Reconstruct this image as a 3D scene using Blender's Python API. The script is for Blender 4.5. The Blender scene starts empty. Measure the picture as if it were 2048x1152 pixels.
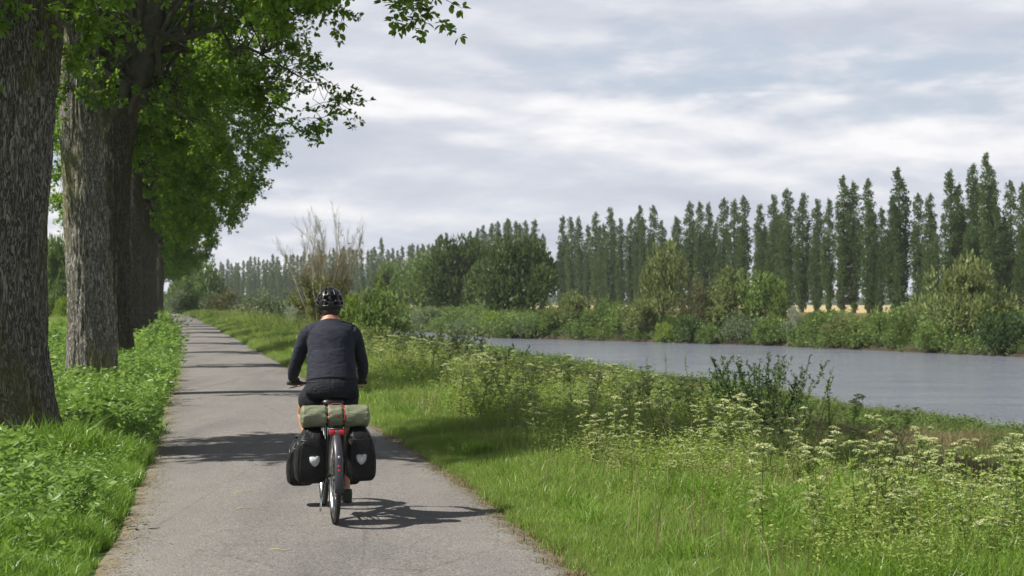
import bpy, bmesh, math, random
import numpy as np
from mathutils import Vector, Matrix, noise as mn

random.seed(7)
S = bpy.context.scene
COL = S.collection
R = math.radians

# ------------------------------------------------------------------ camera
F = 3000.0            # focal length in pixels of the 2048 px wide photograph
HOR = 606.0           # horizon row
CH = 1.70             # camera height
cd = bpy.data.cameras.new('camera'); cam = bpy.data.objects.new('camera', cd); COL.objects.link(cam)
cd.sensor_width = 36; cd.lens = 36 * F / 2048
cam.location = (0, 0, CH)
cam.rotation_euler = (R(90) + math.atan((HOR - 576) / F), 0, 0)
cd.clip_end = 6000; cd.clip_start = 0.05
cd.dof.use_dof = True; cd.dof.focus_distance = 11.6; cd.dof.aperture_fstop = 5.0
S.camera = cam
S.render.resolution_x, S.render.resolution_y = 1024, 576
S.view_settings.view_transform = 'Standard'; S.view_settings.look = 'None'
S.view_settings.exposure = 0.62; S.view_settings.gamma = 1

# ------------------------------------------------------------------ light
SUN_EL, SUN_AZ = 51.0, 13.0     # azimuth: the sun stands to the left of the camera, slightly behind it
sd = bpy.data.lights.new('sun', 'SUN'); sun = bpy.data.objects.new('sun', sd); COL.objects.link(sun)
sd.energy = 5.0; sd.angle = R(0.5); sd.color = (1.0, 0.95, 0.87)
az = R(SUN_AZ); el = R(SUN_EL)
to_sun = Vector((-math.cos(el) * math.cos(az), -math.cos(el) * math.sin(az), math.sin(el)))
sun.rotation_euler = to_sun.to_track_quat('Z', 'Y').to_euler()
sun.location = (-30, 0, 60)

W = bpy.data.worlds.new("World"); S.world = W; W.use_nodes = True
nt = W.node_tree; nt.nodes.clear()
def N(t, **k):
    n = nt.nodes.new(t)
    for a, b in k.items(): setattr(n, a, b)
    return n
def Lk(a, b): nt.links.new(a, b)
def M(op, a, b=None, c=None, clamp=False):
    n = nt.nodes.new('ShaderNodeMath'); n.operation = op; n.use_clamp = clamp
    for i, v in enumerate((a, b, c)):
        if v is None: continue
        if isinstance(v, (int, float)): n.inputs[i].default_value = v
        else: nt.links.new(v, n.inputs[i])
    return n.outputs[0]
sky = N('ShaderNodeTexSky', sky_type='NISHITA'); sky.sun_disc = False
sky.sun_elevation = el; sky.sun_rotation = math.atan2(to_sun.x, to_sun.y)
sky.air_density = 1.0; sky.dust_density = 1.5
tc = N('ShaderNodeTexCoord'); sep = N('ShaderNodeSeparateXYZ'); Lk(tc.outputs['Generated'], sep.inputs[0])
comb = N('ShaderNodeCombineXYZ'); Lk(M('MULTIPLY', sep.outputs[0], 4.6), comb.inputs[0]); Lk(M('MULTIPLY', sep.outputs[1], 4.6), comb.inputs[1])
# cloud layers lie flat: features are long sideways and get thinner towards the horizon
Lk(M('MULTIPLY', M('POWER', M('ADD', M('MAXIMUM', sep.outputs[2], 0.0), 0.012), 0.85), 15.0), comb.inputs[2])
def noise_n(vec, scale, detail, rough, dist=0.0, off=None, lac=2.0):
    n = N('ShaderNodeTexNoise'); n.inputs['Scale'].default_value = scale; n.inputs['Detail'].default_value = detail
    n.inputs['Roughness'].default_value = rough; n.inputs['Distortion'].default_value = dist; n.inputs['Lacunarity'].default_value = lac
    if off:
        m = N('ShaderNodeVectorMath', operation='ADD'); Lk(vec, m.inputs[0]); m.inputs[1].default_value = off; vec = m.outputs[0]
    Lk(vec, n.inputs['Vector']); return n.outputs['Fac']
def ramp(fac, stops, interp='LINEAR'):
    n = N('ShaderNodeValToRGB'); n.color_ramp.interpolation = interp
    e = n.color_ramp.elements
    while len(e) < len(stops): e.new(0.5)
    for k, (p, c) in enumerate(stops): e[k].position = p; e[k].color = (*c, 1)
    Lk(fac, n.inputs[0]); return n.outputs[0]
big = noise_n(comb.outputs[0], 0.85, 8, 0.49, 0.15, (3.1, 7.7, 0.4))
big2 = noise_n(comb.outputs[0], 0.85, 8, 0.49, 0.15, (3.1, 7.7, 0.4 + 0.18))     # the same field a little higher: the difference lights the tops
wisp = noise_n(comb.outputs[0], 2.6, 7, 0.6, 0.3, (11, 2, 5))
dens = M('ADD', M('MULTIPLY', big, 0.8), M('MULTIPLY', wisp, 0.2))
cover = ramp(dens, [(0.36, (0, 0, 0)), (0.47, (1, 1, 1))], 'EASE')
edge = M('MULTIPLY_ADD', M('SUBTRACT', big, big2), 3.9, 0.48)
lit = M('ADD', M('MULTIPLY', edge, 0.9), M('MULTIPLY', M('SUBTRACT', wisp, 0.46), 0.7))
ccol = ramp(lit, [(0.10, (0.385, 0.410, 0.470)), (0.40, (0.440, 0.460, 0.512)), (0.58, (0.515, 0.525, 0.562)), (0.85, (0.64, 0.635, 0.645))])
# clouds thin out towards the zenith, as broken cumulus does overhead
over = ramp(sep.outputs[2], [(0.25, (1, 1, 1)), (0.75, (0.25, 0.25, 0.25))])
mxz = N('ShaderNodeMix', data_type='RGBA', blend_type='MULTIPLY'); mxz.inputs[0].default_value = 1
Lk(cover, mxz.inputs[6]); Lk(over, mxz.inputs[7])
skm = N('ShaderNodeMix', data_type='RGBA', blend_type='MULTIPLY'); skm.inputs[0].default_value = 1
Lk(sky.outputs[0], skm.inputs[6]); skm.inputs[7].default_value = (0.06, 0.06, 0.06, 1)
# thin veil under the clouds
veil = N('ShaderNodeMix', data_type='RGBA'); veil.inputs[0].default_value = 0.5
Lk(skm.outputs[2], veil.inputs[6]); veil.inputs[7].default_value = (0.40, 0.45, 0.525, 1)
vz = ramp(sep.outputs[2], [(0.2, (0.75, 0.75, 0.75)), (0.6, (0.1, 0.1, 0.1))]); Lk(vz, veil.inputs[0])
mx = N('ShaderNodeMix', data_type='RGBA'); Lk(mxz.outputs[2], mx.inputs[0]); Lk(veil.outputs[2], mx.inputs[6]); Lk(ccol, mx.inputs[7])
dim = N('ShaderNodeMix', data_type='RGBA', blend_type='MULTIPLY'); dim.inputs[0].default_value = 1
Lk(mx.outputs[2], dim.inputs[6]); Lk(ramp(sep.outputs[2], [(0.22, (1, 1, 1)), (0.6, (0.5, 0.5, 0.5))]), dim.inputs[7])
bg = N('ShaderNodeBackground'); bg.inputs[1].default_value = 1.0; Lk(dim.outputs[2], bg.inputs[0])
out = N('ShaderNodeOutputWorld'); Lk(bg.outputs[0], out.inputs[0])
W.cycles.sampling_method = 'AUTOMATIC'
S.cycles.max_bounces = 8; S.cycles.diffuse_bounces = 3; S.cycles.glossy_bounces = 3
S.cycles.transmission_bounces = 3; S.cycles.transparent_max_bounces = 6; S.cycles.volume_bounces = 0
S.cycles.use_adaptive_sampling = True; S.cycles.adaptive_threshold = 0.01
S.cycles.use_denoising = True
S.cycles.caustics_reflective = False; S.cycles.caustics_refractive = False

# ------------------------------------------------------------------ materials
class NT:
    def __init__(s, name):
        s.m = bpy.data.materials.new(name); s.m.use_nodes = True; s.t = s.m.node_tree; s.t.nodes.clear()
        s.out = s.t.nodes.new('ShaderNodeOutputMaterial')
    def n(s, t, ins=None, **k):
        n = s.t.nodes.new(t)
        for a, b in k.items(): setattr(n, a, b)
        for a, b in (ins or {}).items(): s.set(n, a, b)
        return n
    def set(s, n, a, b):
        if isinstance(b, bpy.types.NodeSocket): s.t.links.new(b, n.inputs[a])
        else: n.inputs[a].default_value = b
    def ramp(s, fac, stops, interp='LINEAR'):
        n = s.t.nodes.new('ShaderNodeValToRGB'); n.color_ramp.interpolation = interp; e = n.color_ramp.elements
        while len(e) < len(stops): e.new(0.5)
        for k, (p, c) in enumerate(stops): e[k].position = p; e[k].color = (*c, 1)
        s.t.links.new(fac, n.inputs[0]); return n.outputs[0]
    def noise(s, vec, scale, detail=4, rough=0.5, dist=0.0):
        n = s.n('ShaderNodeTexNoise', {'Scale': scale, 'Detail': detail, 'Roughness': rough, 'Distortion': dist, 'Vector': vec}); return n.outputs['Fac']
    def mapv(s, vec, scale=(1, 1, 1), loc=(0, 0, 0)):
        n = s.n('ShaderNodeMapping', {'Vector': vec, 'Scale': scale, 'Location': loc}); return n.outputs[0]
    def mix(s, f, a, b, blend='MIX'):
        n = s.n('ShaderNodeMix', data_type='RGBA', blend_type=blend)
        s.set(n, 0, f)
        for i, v in ((6, a), (7, b)):
            s.set(n, i, (*v, 1) if isinstance(v, tuple) and len(v) == 3 else v)
        return n.outputs[2]
    def math(s, op, a, b=0.0):
        n = s.n('ShaderNodeMath', operation=op); s.set(n, 0, a); s.set(n, 1, b); return n.outputs[0]
    def obj(s): return s.n('ShaderNodeTexCoord').outputs['Object']
    def pos(s): return s.n('ShaderNodeNewGeometry').outputs['Position']
    def bump(s, h, strength=0.5, dist=0.01):
        return s.n('ShaderNodeBump', {'Height': h, 'Strength': strength, 'Distance': dist}).outputs[0]
    def bsdf(s, col, rough=0.5, metal=0.0, spec=0.5, normal=None, **kw):
        b = s.n('ShaderNodeBsdfPrincipled'); s.set(b, 'Base Color', (*col, 1) if isinstance(col, tuple) and len(col) == 3 else col)
        s.set(b, 'Roughness', rough); s.set(b, 'Metallic', metal); s.set(b, 'Specular IOR Level', spec)
        if normal is not None: s.set(b, 'Normal', normal)
        for k, v in kw.items(): s.set(b, k.replace('_', ' '), v)
        s.t.links.new(b.outputs[0], s.out.inputs[0]); return b

def simple(name, col, rough=0.5, metal=0.0, spec=0.5, nscale=40, var=0.12, bump=0.0, **kw):
    t = NT(name); v = t.obj(); f = t.noise(v, nscale, 3)
    c2 = tuple(min(1, c * (1 + var)) for c in col); c1 = tuple(c * (1 - var) for c in col)
    cc = t.ramp(f, [(0.3, c1), (0.7, c2)])
    t.bsdf(cc, rough, metal, spec, t.bump(f, bump, 0.004) if bump else None, **kw)
    return t.m

def foliage(name, stops, trans=0.3, rough=0.5, spec=0.35, big=0.35, tcol=None):
    """leaf material: every leaf its own shade, slow drift over the crown, light passes through"""
    t = NT(name); g = t.n('ShaderNodeNewGeometry'); oi = t.n('ShaderNodeObjectInfo')
    r = g.outputs['Random Per Island']
    nz = t.noise(g.outputs['Position'], big, 2)
    f = t.math('ADD', t.math('MULTIPLY', r, 0.55), t.math('ADD', t.math('MULTIPLY', nz, 0.5), t.math('MULTIPLY', t.math('SUBTRACT', oi.outputs['Random'], 0.5), 0.25)))
    f = t.math('SUBTRACT', f, 0.05)
    c = t.ramp(f, stops)
    b = t.bsdf(c, rough, 0, spec)
    tr = t.n('ShaderNodeBsdfTranslucent', {'Color': t.mix(0.5, c, tcol or tuple(min(1, x * 1.6) for x in stops[-1][1]))})
    ms = t.n('ShaderNodeMixShader', {0: trans}); t.t.links.new(b.outputs[0], ms.inputs[1]); t.t.links.new(tr.outputs[0], ms.inputs[2])
    t.t.links.new(ms.outputs[0], t.out.inputs[0]); return t.m

MT = {}
MT['leaf_big'] = foliage('leaf_big', [(0.1, (0.060, 0.113, 0.015)), (0.5, (0.133, 0.237, 0.028)), (0.95, (0.299, 0.431, 0.053))], 0.5, 0.36, 0.5, 0.6, (0.34, 0.55, 0.05))
MT['leaf_poplar'] = foliage('leaf_poplar', [(0.1, (0.032, 0.061, 0.019)), (0.5, (0.063, 0.113, 0.034)), (0.95, (0.121, 0.189, 0.058))], 0.28, 0.5, 0.4, 0.15)
MT['leaf_round'] = foliage('leaf_round', [(0.1, (0.034, 0.061, 0.016)), (0.5, (0.074, 0.121, 0.030)), (0.95, (0.142, 0.210, 0.055))], 0.28, 0.5, 0.4, 0.3)
MT['leaf_willow'] = foliage('leaf_willow', [(0.1, (0.074, 0.101, 0.030)), (0.5, (0.149, 0.189, 0.057)), (0.95, (0.257, 0.297, 0.108))], 0.3, 0.5, 0.3, 0.5)
MT['leaf_green'] = foliage('leaf_green', [(0.1, (0.055, 0.096, 0.023)), (0.5, (0.118, 0.184, 0.041)), (0.95, (0.220, 0.309, 0.076))], 0.3, 0.5, 0.35, 0.5)
MT['leaf_dark'] = foliage('leaf_dark', [(0.1, (0.027, 0.056, 0.018)), (0.5, (0.056, 0.106, 0.027)), (0.95, (0.112, 0.181, 0.044))], 0.25, 0.5, 0.4, 0.5)
MT['leaf_grey'] = foliage('leaf_grey', [(0.1, (0.076, 0.113, 0.054)), (0.5, (0.139, 0.189, 0.092)), (0.95, (0.252, 0.302, 0.162))], 0.25, 0.55, 0.3, 0.5)
MT['leaf_pale'] = foliage('leaf_pale', [(0.1, (0.16, 0.20, 0.12)), (0.5, (0.30, 0.34, 0.24)), (0.95, (0.52, 0.54, 0.42))], 0.25, 0.6, 0.2, 0.5)
MT['leaf_brown'] = foliage('leaf_brown', [(0.1, (0.072, 0.078, 0.036)), (0.5, (0.120, 0.126, 0.054)), (0.95, (0.192, 0.198, 0.084))], 0.25, 0.6, 0.2, 0.5)
MT['leaf_bright'] = foliage('leaf_bright', [(0.1, (0.084, 0.144, 0.018)), (0.5, (0.168, 0.252, 0.036)), (0.95, (0.288, 0.384, 0.066))], 0.35, 0.5, 0.3, 0.5)
MT['leaf_yellow'] = foliage('leaf_yellow', [(0.1, (0.096, 0.119, 0.025)), (0.5, (0.160, 0.187, 0.045)), (0.95, (0.264, 0.281, 0.080))], 0.35, 0.5, 0.3, 0.5)
MT['grass_short'] = foliage('grass_short', [(0.1, (0.061, 0.143, 0.015)), (0.5, (0.130, 0.262, 0.027)), (0.92, (0.261, 0.420, 0.068)), (1.0, (0.505, 0.495, 0.180))], 0.4, 0.4, 0.4, 0.7)
MT['grass_long'] = foliage('grass_long', [(0.1, (0.065, 0.131, 0.013)), (0.5, (0.137, 0.250, 0.025)), (0.95, (0.244, 0.388, 0.056))], 0.42, 0.38, 0.45, 0.7)
MT['grass_bank'] = foliage('grass_bank', [(0.1, (0.058, 0.097, 0.023)), (0.5, (0.117, 0.163, 0.040)), (0.95, (0.218, 0.253, 0.075))], 0.35, 0.5, 0.3, 0.25)
MT['grass_straw'] = foliage('grass_straw', [(0.1, (0.13, 0.13, 0.055)), (0.5, (0.23, 0.20, 0.10)), (0.95, (0.36, 0.30, 0.17))], 0.3, 0.6, 0.2, 0.25)
MT['weed_leaf'] = foliage('weed_leaf', [(0.1, (0.066, 0.133, 0.021)), (0.5, (0.140, 0.245, 0.042)), (0.95, (0.265, 0.406, 0.084))], 0.4, 0.45, 0.4, 0.8)
MT['parsley_leaf'] = foliage('parsley_leaf', [(0.1, (0.116, 0.186, 0.034)), (0.5, (0.232, 0.310, 0.068)), (0.95, (0.432, 0.495, 0.134))], 0.35, 0.5, 0.3, 0.8)
MT['umbel'] = foliage('umbel', [(0.1, (0.300, 0.369, 0.122)), (0.55, (0.578, 0.612, 0.304)), (0.95, (0.904, 0.904, 0.648))], 0.3, 0.6, 0.2, 0.8, (0.7, 0.75, 0.45))
MT['stem_dark'] = simple('stem_dark', (0.07, 0.085, 0.035), 0.6, nscale=6, var=0.4)
MT['stem_green'] = simple('stem_green', (0.11, 0.17, 0.05), 0.6, nscale=6, var=0.3)
MT['twig'] = simple('twig', (0.34, 0.31, 0.20), 0.8, nscale=3, var=0.35)
MT['branch'] = simple('branch', (0.07, 0.062, 0.045), 0.85, nscale=5, var=0.4, bump=0.5)

def bark_mat(name, c0, c1, moss):
    t = NT(name); v = t.obj()
    vs = t.mapv(v, (21, 21, 3.6)); vf = t.mapv(v, (75, 75, 26))
    n1 = t.noise(vs, 1.0, 5, 0.55, 2.2); n2 = t.noise(vf, 1.0, 4, 0.6, 0.3)
    rd = t.math('MULTIPLY', t.math('ABSOLUTE', t.math('SUBTRACT', n1, 0.5)), 7.0)
    vr = t.ramp(rd, [(0.0, (0, 0, 0)), (0.75, (1, 1, 1))])
    h = t.mix(0.55, n2, vr)
    c = t.ramp(h, [(0.25, tuple(x * 0.45 for x in c0)), (0.5, c0), (0.8, c1)])
    mz = t.noise(t.mapv(v, (1.3, 1.3, 0.5)), 1.0, 5, 0.6)
    mm = t.ramp(mz, [(0.50, (0, 0, 0)), (0.64, (0.75, 0.75, 0.75))])
    c = t.mix(mm, c, moss)
    t.bsdf(c, 0.92, 0, 0.2, t.bump(h, 0.8, 0.022)); return t.m
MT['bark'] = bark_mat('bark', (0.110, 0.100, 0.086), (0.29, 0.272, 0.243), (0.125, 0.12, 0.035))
MT['bark_sunlit'] = bark_mat('bark_sunlit', (0.16, 0.148, 0.128), (0.40, 0.375, 0.335), (0.19, 0.18, 0.06))  # brighter copy of the bark: sunlight on the second trunk put into its colours
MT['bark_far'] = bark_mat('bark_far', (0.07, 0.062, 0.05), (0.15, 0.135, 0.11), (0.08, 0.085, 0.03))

def mat_path():
    t = NT('path_asphalt'); v = t.obj()
    n0 = t.noise(v, 75, 2, 0.65); n1 = t.noise(v, 45, 3, 0.6); n2 = t.noise(t.mapv(v, (1, 0.5, 1)), 0.9, 5, 0.6); n3 = t.noise(v, 7, 4, 0.6)
    c = t.ramp(n0, [(0.30, (0.055, 0.052, 0.050)), (0.5, (0.172, 0.164, 0.158)), (0.70, (0.345, 0.33, 0.317))])
    c = t.mix(0.35, c, t.ramp(n1, [(0.3, (0.09, 0.086, 0.081)), (0.7, (0.235, 0.225, 0.213))]))
    c = t.mix(1.0, c, t.ramp(n2, [(0.3, (0.84, 0.84, 0.85)), (0.7, (1.06, 1.04, 1.0))]), 'MULTIPLY')
    c = t.mix(1.0, c, t.ramp(n3, [(0.3, (0.93, 0.93, 0.93)), (0.7, (1.03, 1.03, 1.02))]), 'MULTIPLY')
    wt = t.noise(t.mapv(v, (0.55, 0.10, 1)), 1.0, 4, 0.6, 0.8)
    c = t.mix(1.0, c, t.ramp(wt, [(0.34, (0.80, 0.80, 0.81)), (0.48, (1, 1, 1)), (0.62, (1.08, 1.07, 1.05))]), 'MULTIPLY')
    # soil and litter trodden on to the two edges (attribute: metres from the edge)
    e = t.n('ShaderNodeAttribute', attribute_name='edge').outputs['Fac']
    ef = t.math('ADD', e, t.math('MULTIPLY', t.math('SUBTRACT', n3, 0.5), 0.5))
    em = t.ramp(ef, [(0.02, (1, 1, 1)), (0.20, (0.0, 0.0, 0.0))])
    soil = t.ramp(n1, [(0.3, (0.09, 0.075, 0.05)), (0.7, (0.22, 0.18, 0.11))])
    c = t.mix(em, c, soil)
    # hairline cracks
    vo = t.n('ShaderNodeTexVoronoi', {'Vector': t.mapv(v, (0.9, 0.28, 1)), 'Scale': 0.6}, feature='DISTANCE_TO_EDGE').outputs[0]
    vo = t.math('ADD', vo, t.math('MULTIPLY', t.math('SUBTRACT', n3, 0.5), 0.03))
    cr = t.ramp(vo, [(0.000, (0.72, 0.72, 0.72)), (0.006, (1, 1, 1))])
    c = t.mix(0.6, c, t.mix(1.0, c, cr, 'MULTIPLY'))
    t.bsdf(c, 0.9, 0, 0.25, t.bump(t.mix(0.4, n0, n1), 0.55, 0.006)); return t.m
MT['path'] = mat_path()

def mat_ground():
    t = NT('ground_soil'); v = t.pos()
    at = t.n('ShaderNodeAttribute', attribute_name='zone').outputs['Color']
    n1 = t.noise(v, 9, 5, 0.65); n2 = t.noise(v, 0.35, 4, 0.6); n3 = t.noise(v, 60, 2, 0.6)
    k = t.mix(1.0, t.ramp(n1, [(0.25, (0.55, 0.55, 0.55)), (0.75, (1.3, 1.3, 1.3))]), t.ramp(n2, [(0.3, (0.8, 0.85, 0.8)), (0.7, (1.15, 1.1, 1.1))]), 'MULTIPLY')
    k = t.mix(0.4, k, t.ramp(n3, [(0.3, (0.5, 0.5, 0.5)), (0.7, (1.4, 1.4, 1.4))]))
    t.bsdf(t.mix(1.0, at, k, 'MULTIPLY'), 0.95, 0, 0.1, t.bump(n1, 0.8, 0.05)); return t.m
MT['ground'] = mat_ground()

def mat_water():
    t = NT('river_water'); v = t.pos()
    n1 = t.noise(t.mapv(v, (1.0, 1.6, 1)), 1.7, 4, 0.6, 0.5); n2 = t.noise(t.mapv(v, (1, 1.7, 1)), 6.0, 3, 0.6, 0.3); n3 = t.noise(t.mapv(v, (0.05, 0.12, 1)), 1.0, 3, 0.6)
    h = t.math('ADD', t.math('MULTIPLY', n1, 0.65), t.math('MULTIPLY', n2, 0.35))
    n4 = t.noise(t.mapv(v, (0.10, 0.45, 1)), 1.0, 4, 0.65, 0.6); n3 = t.mix(0.55, n3, n4)
    st = t.n('ShaderNodeMapRange', {'Value': n3, 'From Min': 0.40, 'From Max': 0.60, 'To Min': 0.15, 'To Max': 1.0}).outputs[0]
    b = t.n('ShaderNodeBump', {'Height': h, 'Strength': st, 'Distance': 0.30}).outputs[0]
    t.bsdf((0.165, 0.180, 0.222), 0.10, 0, 0.5, b, IOR=1.33); return t.m
MT['water'] = mat_water()

# ------------------------------------------------------------------ object helpers
def new_mesh(name, V, Fs, mats=(), smooth=False, mi=None):
    """V (n,3) array; Fs list of index arrays (m,k)"""
    me = bpy.data.meshes.new(name)
    V = np.asarray(V, np.float32)
    me.vertices.add(len(V)); me.vertices.foreach_set('co', V.ravel())
    Fs = [np.asarray(f, np.int32) for f in Fs if len(f)]
    loops = np.concatenate([f.ravel() for f in Fs]); tot = np.concatenate([np.full(len(f), f.shape[1], np.int32) for f in Fs])
    st = np.concatenate([[0], np.cumsum(tot)[:-1]]).astype(np.int32)
    me.loops.add(len(loops)); me.loops.foreach_set('vertex_index', loops)
    me.polygons.add(len(tot)); me.polygons.foreach_set('loop_start', st); me.polygons.foreach_set('loop_total', tot)
    if mi is not None: me.polygons.foreach_set('material_index', np.asarray(mi, np.int32))
    if smooth: me.polygons.foreach_set('use_smooth', np.ones(len(tot), bool))
    me.update(calc_edges=True)
    for m in mats: me.materials.append(MT[m] if isinstance(m, str) else m)
    return me

class MB:
    """collects shapes that become ONE mesh object"""
    def __init__(s): s.v = []; s.f = []; s.n = 0
    def add(s, V, Fs):
        V = np.asarray(V, float).reshape(-1, 3); s.v.append(V)
        for f in Fs:
            f = np.asarray(f, int)
            if f.ndim == 1: f = f.reshape(1, -1)
            s.f.append(f + s.n)
        s.n += len(V); return s
    def loft(s, rings, caps=True, closed=True):
        """rings: list of (k,3) arrays"""
        k = len(rings[0]); V = np.concatenate(rings); F4 = []
        for i in range(len(rings) - 1):
            for j in range(k if closed else k - 1):
                a, b = i * k + j, i * k + (j + 1) % k
                F4.append((a, b, b + k, a + k))
        fs = [np.array(F4)]
        if caps and closed:
            fs.append(np.arange(k)[::-1].reshape(1, -1)); fs.append((np.arange(k) + (len(rings) - 1) * k).reshape(1, -1))
        return s.add(V, fs)
    def tube(s, P, r, n=8, caps=True, squash=1.0, up=None):
        P = [Vector(p) for p in P]; m = len(P)
        if not hasattr(r, '__len__'): r = [r] * m
        rings = []; ref = None
        for i in range(m):
            d = (P[min(i + 1, m - 1)] - P[max(i - 1, 0)])
            d = d.normalized() if d.length > 1e-9 else Vector((0, 0, 1))
            if ref is None:
                ref = Vector(up) if up else (Vector((1, 0, 0)) if abs(d.x) < 0.8 else Vector((0, 1, 0)))
            a = (ref - d * ref.dot(d)).normalized(); ref = a; b = d.cross(a)
            ri = r[i]; ra, rb = (ri if hasattr(ri, '__len__') else (ri, ri * squash))
            th = np.arange(n) * 2 * math.pi / n
            rings.append(np.array(P[i]) + np.outer(np.cos(th) * ra, a) + np.outer(np.sin(th) * rb, b))
        return s.loft(rings, caps)
    def box(s, c, d, rot=None, bevel=0.0):
        x, y, z = [q / 2 for q in d]; M3 = rot or Matrix.Identity(3)
        if bevel <= 0:
            V = [M3 @ Vector((sx * x, sy * y, sz * z)) + Vector(c) for sx in (-1, 1) for sy in (-1, 1) for sz in (-1, 1)]
            return s.add([tuple(v) for v in V], [[(0, 1, 3, 2), (4, 6, 7, 5), (0, 4, 5, 1), (2, 3, 7, 6), (0, 2, 6, 4), (1, 5, 7, 3)]])
        rings = []; b = min(bevel, x, y, z) 
        def ring(zz, ins):
            pts = []
            for (sx, sy, a0) in ((1, 1, 0), (-1, 1, 90), (-1, -1, 180), (1, -1, 270)):
                for k in range(4):
                    a = R(a0 + k * 30); rr = b
                    pts.append(((x - b) * sx + (rr - ins) * math.cos(a), (y - b) * sy + (rr - ins) * math.sin(a), zz))
            return np.array([tuple(M3 @ Vector(p) + Vector(c)) for p in pts])
        for k in range(4): a = R(90 - k * 30); rings.append(ring(-z + b - b * math.sin(a), b - b * math.cos(a)))
        for k in range(4): a = R(k * 30); rings.append(ring(z - b + b * math.sin(a), b - b * math.cos(a)))
        return s.loft(rings)
    def sphere(s, c, r, n=12, m=8, rot=None):
        if not hasattr(r, '__len__'): r = (r, r, r)
        M3 = rot or Matrix.Identity(3); rings = []
        for i in range(m + 1):
            ph = math.pi * (i + 0.02 if i == 0 else (i - 0.02 if i == m else i)) / m
            rings.append(np.array([tuple(M3 @ Vector((r[0] * math.sin(ph) * math.cos(t), r[1] * math.sin(ph) * math.sin(t), -r[2] * math.cos(ph))) + Vector(c)) for t in np.arange(n) * 2 * math.pi / n]))
        return s.loft(rings)
    def torus(s, c, Rr, r, n=48, m=10, axis='X', squash=1.0):
        V = []; 
        for i in range(n):
            a = 2 * math.pi * i / n
            for j in range(m):
                b = 2 * math.pi * j / m; q = Rr + r * math.cos(b); w = r * squash * math.sin(b)
                p = (w, q * math.cos(a), q * math.sin(a)) if axis == 'X' else (q * math.cos(a), q * math.sin(a), w)
                V.append((p[0] + c[0], p[1] + c[1], p[2] + c[2]))
        F4 = [(i * m + j, ((i + 1) % n) * m + j, ((i + 1) % n) * m + (j + 1) % m, i * m + (j + 1) % m) for i in range(n) for j in range(m)]
        return s.add(V, [F4])
    def prism(s, pts, axis_vec):
        """closed outline (k,3) extruded along axis_vec"""
        P = np.asarray(pts, float); k = len(P)
        return s.loft([P, P + np.asarray(axis_vec, float)])
    def build(s, name, mat, parent=None, smooth=True, autosmooth=None):
        byk = {}
        for f in s.f: byk.setdefault(f.shape[1], []).append(f)
        me = new_mesh(name, np.concatenate(s.v), [np.concatenate(x) for x in byk.values()], [mat], smooth)
        if smooth and autosmooth is not None:
            me.set_sharp_from_angle(angle=R(autosmooth))
        return link(name, me, parent)

def link(name, data, parent=None, loc=None):
    o = bpy.data.objects.new(name, data); COL.objects.link(o)
    if parent is not None: o.parent = parent
    if loc is not None: o.location = loc
    return o
def empty(name, loc=(0, 0, 0), rz=0.0):
    o = link(name, None, None, loc); o.rotation_euler = (0, 0, rz); o.empty_display_size = 0.3; return o
def tag(o, label, cat, group=None, kind=None):
    o['label'] = label; o['category'] = cat
    if group: o['group'] = group
    if kind: o['kind'] = kind
    return o
def copy_tree(root, loc, rz, sc, label=None, cat=None, group=None):
    c = root.copy(); COL.objects.link(c); c.location = loc; c.rotation_euler = (0, 0, rz); c.scale = sc
    for ch in list(root.children):
        k = ch.copy(); COL.objects.link(k); k.parent = c; k.matrix_parent_inverse = ch.matrix_parent_inverse
    if label: c['label'] = label
    if cat: c['category'] = cat
    if group: c['group'] = group
    elif 'group' in c: del c['group']
    return c
def nrm(a): return a / np.maximum(np.linalg.norm(a, axis=-1, keepdims=True), 1e-9)

def leaf_arrays(C, D, L, Wd, rng, fold=0.22, six=False, nhint=None):
    n = len(C); D = nrm(D); Rv = rng.normal(size=(n, 3)) if nhint is None else nhint + rng.normal(size=(n, 3)) * 0.45
    Sv = nrm(np.cross(D, Rv)); Nn = np.cross(Sv, D)
    L = np.broadcast_to(np.asarray(L, float), (n,))[:, None]; Wd = np.broadcast_to(np.asarray(Wd, float), (n,))[:, None]
    if six:
        P = [C, C + D * L * .35 + Sv * Wd * .5 + Nn * fold * Wd, C + D * L * .72 + Sv * Wd * .42 + Nn * fold * Wd, C + D * L,
             C + D * L * .72 - Sv * Wd * .42 + Nn * fold * Wd, C + D * L * .35 - Sv * Wd * .5 + Nn * fold * Wd]
        V = np.stack(P, 1).reshape(-1, 3); b = (np.arange(n) * 6)[:, None]
        Fq = np.concatenate([b + [0, 1, 2, 3], b + [0, 3, 4, 5]]); return V, Fq
    P = [C, C + D * L * .5 + Sv * Wd * .5 + Nn * fold * Wd, C + D * L, C + D * L * .5 - Sv * Wd * .5 + Nn * fold * Wd]
    V = np.stack(P, 1).reshape(-1, 3); b = (np.arange(n) * 4)[:, None]
    return V, np.concatenate([b + [0, 1, 2], b + [0, 2, 3]])

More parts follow.
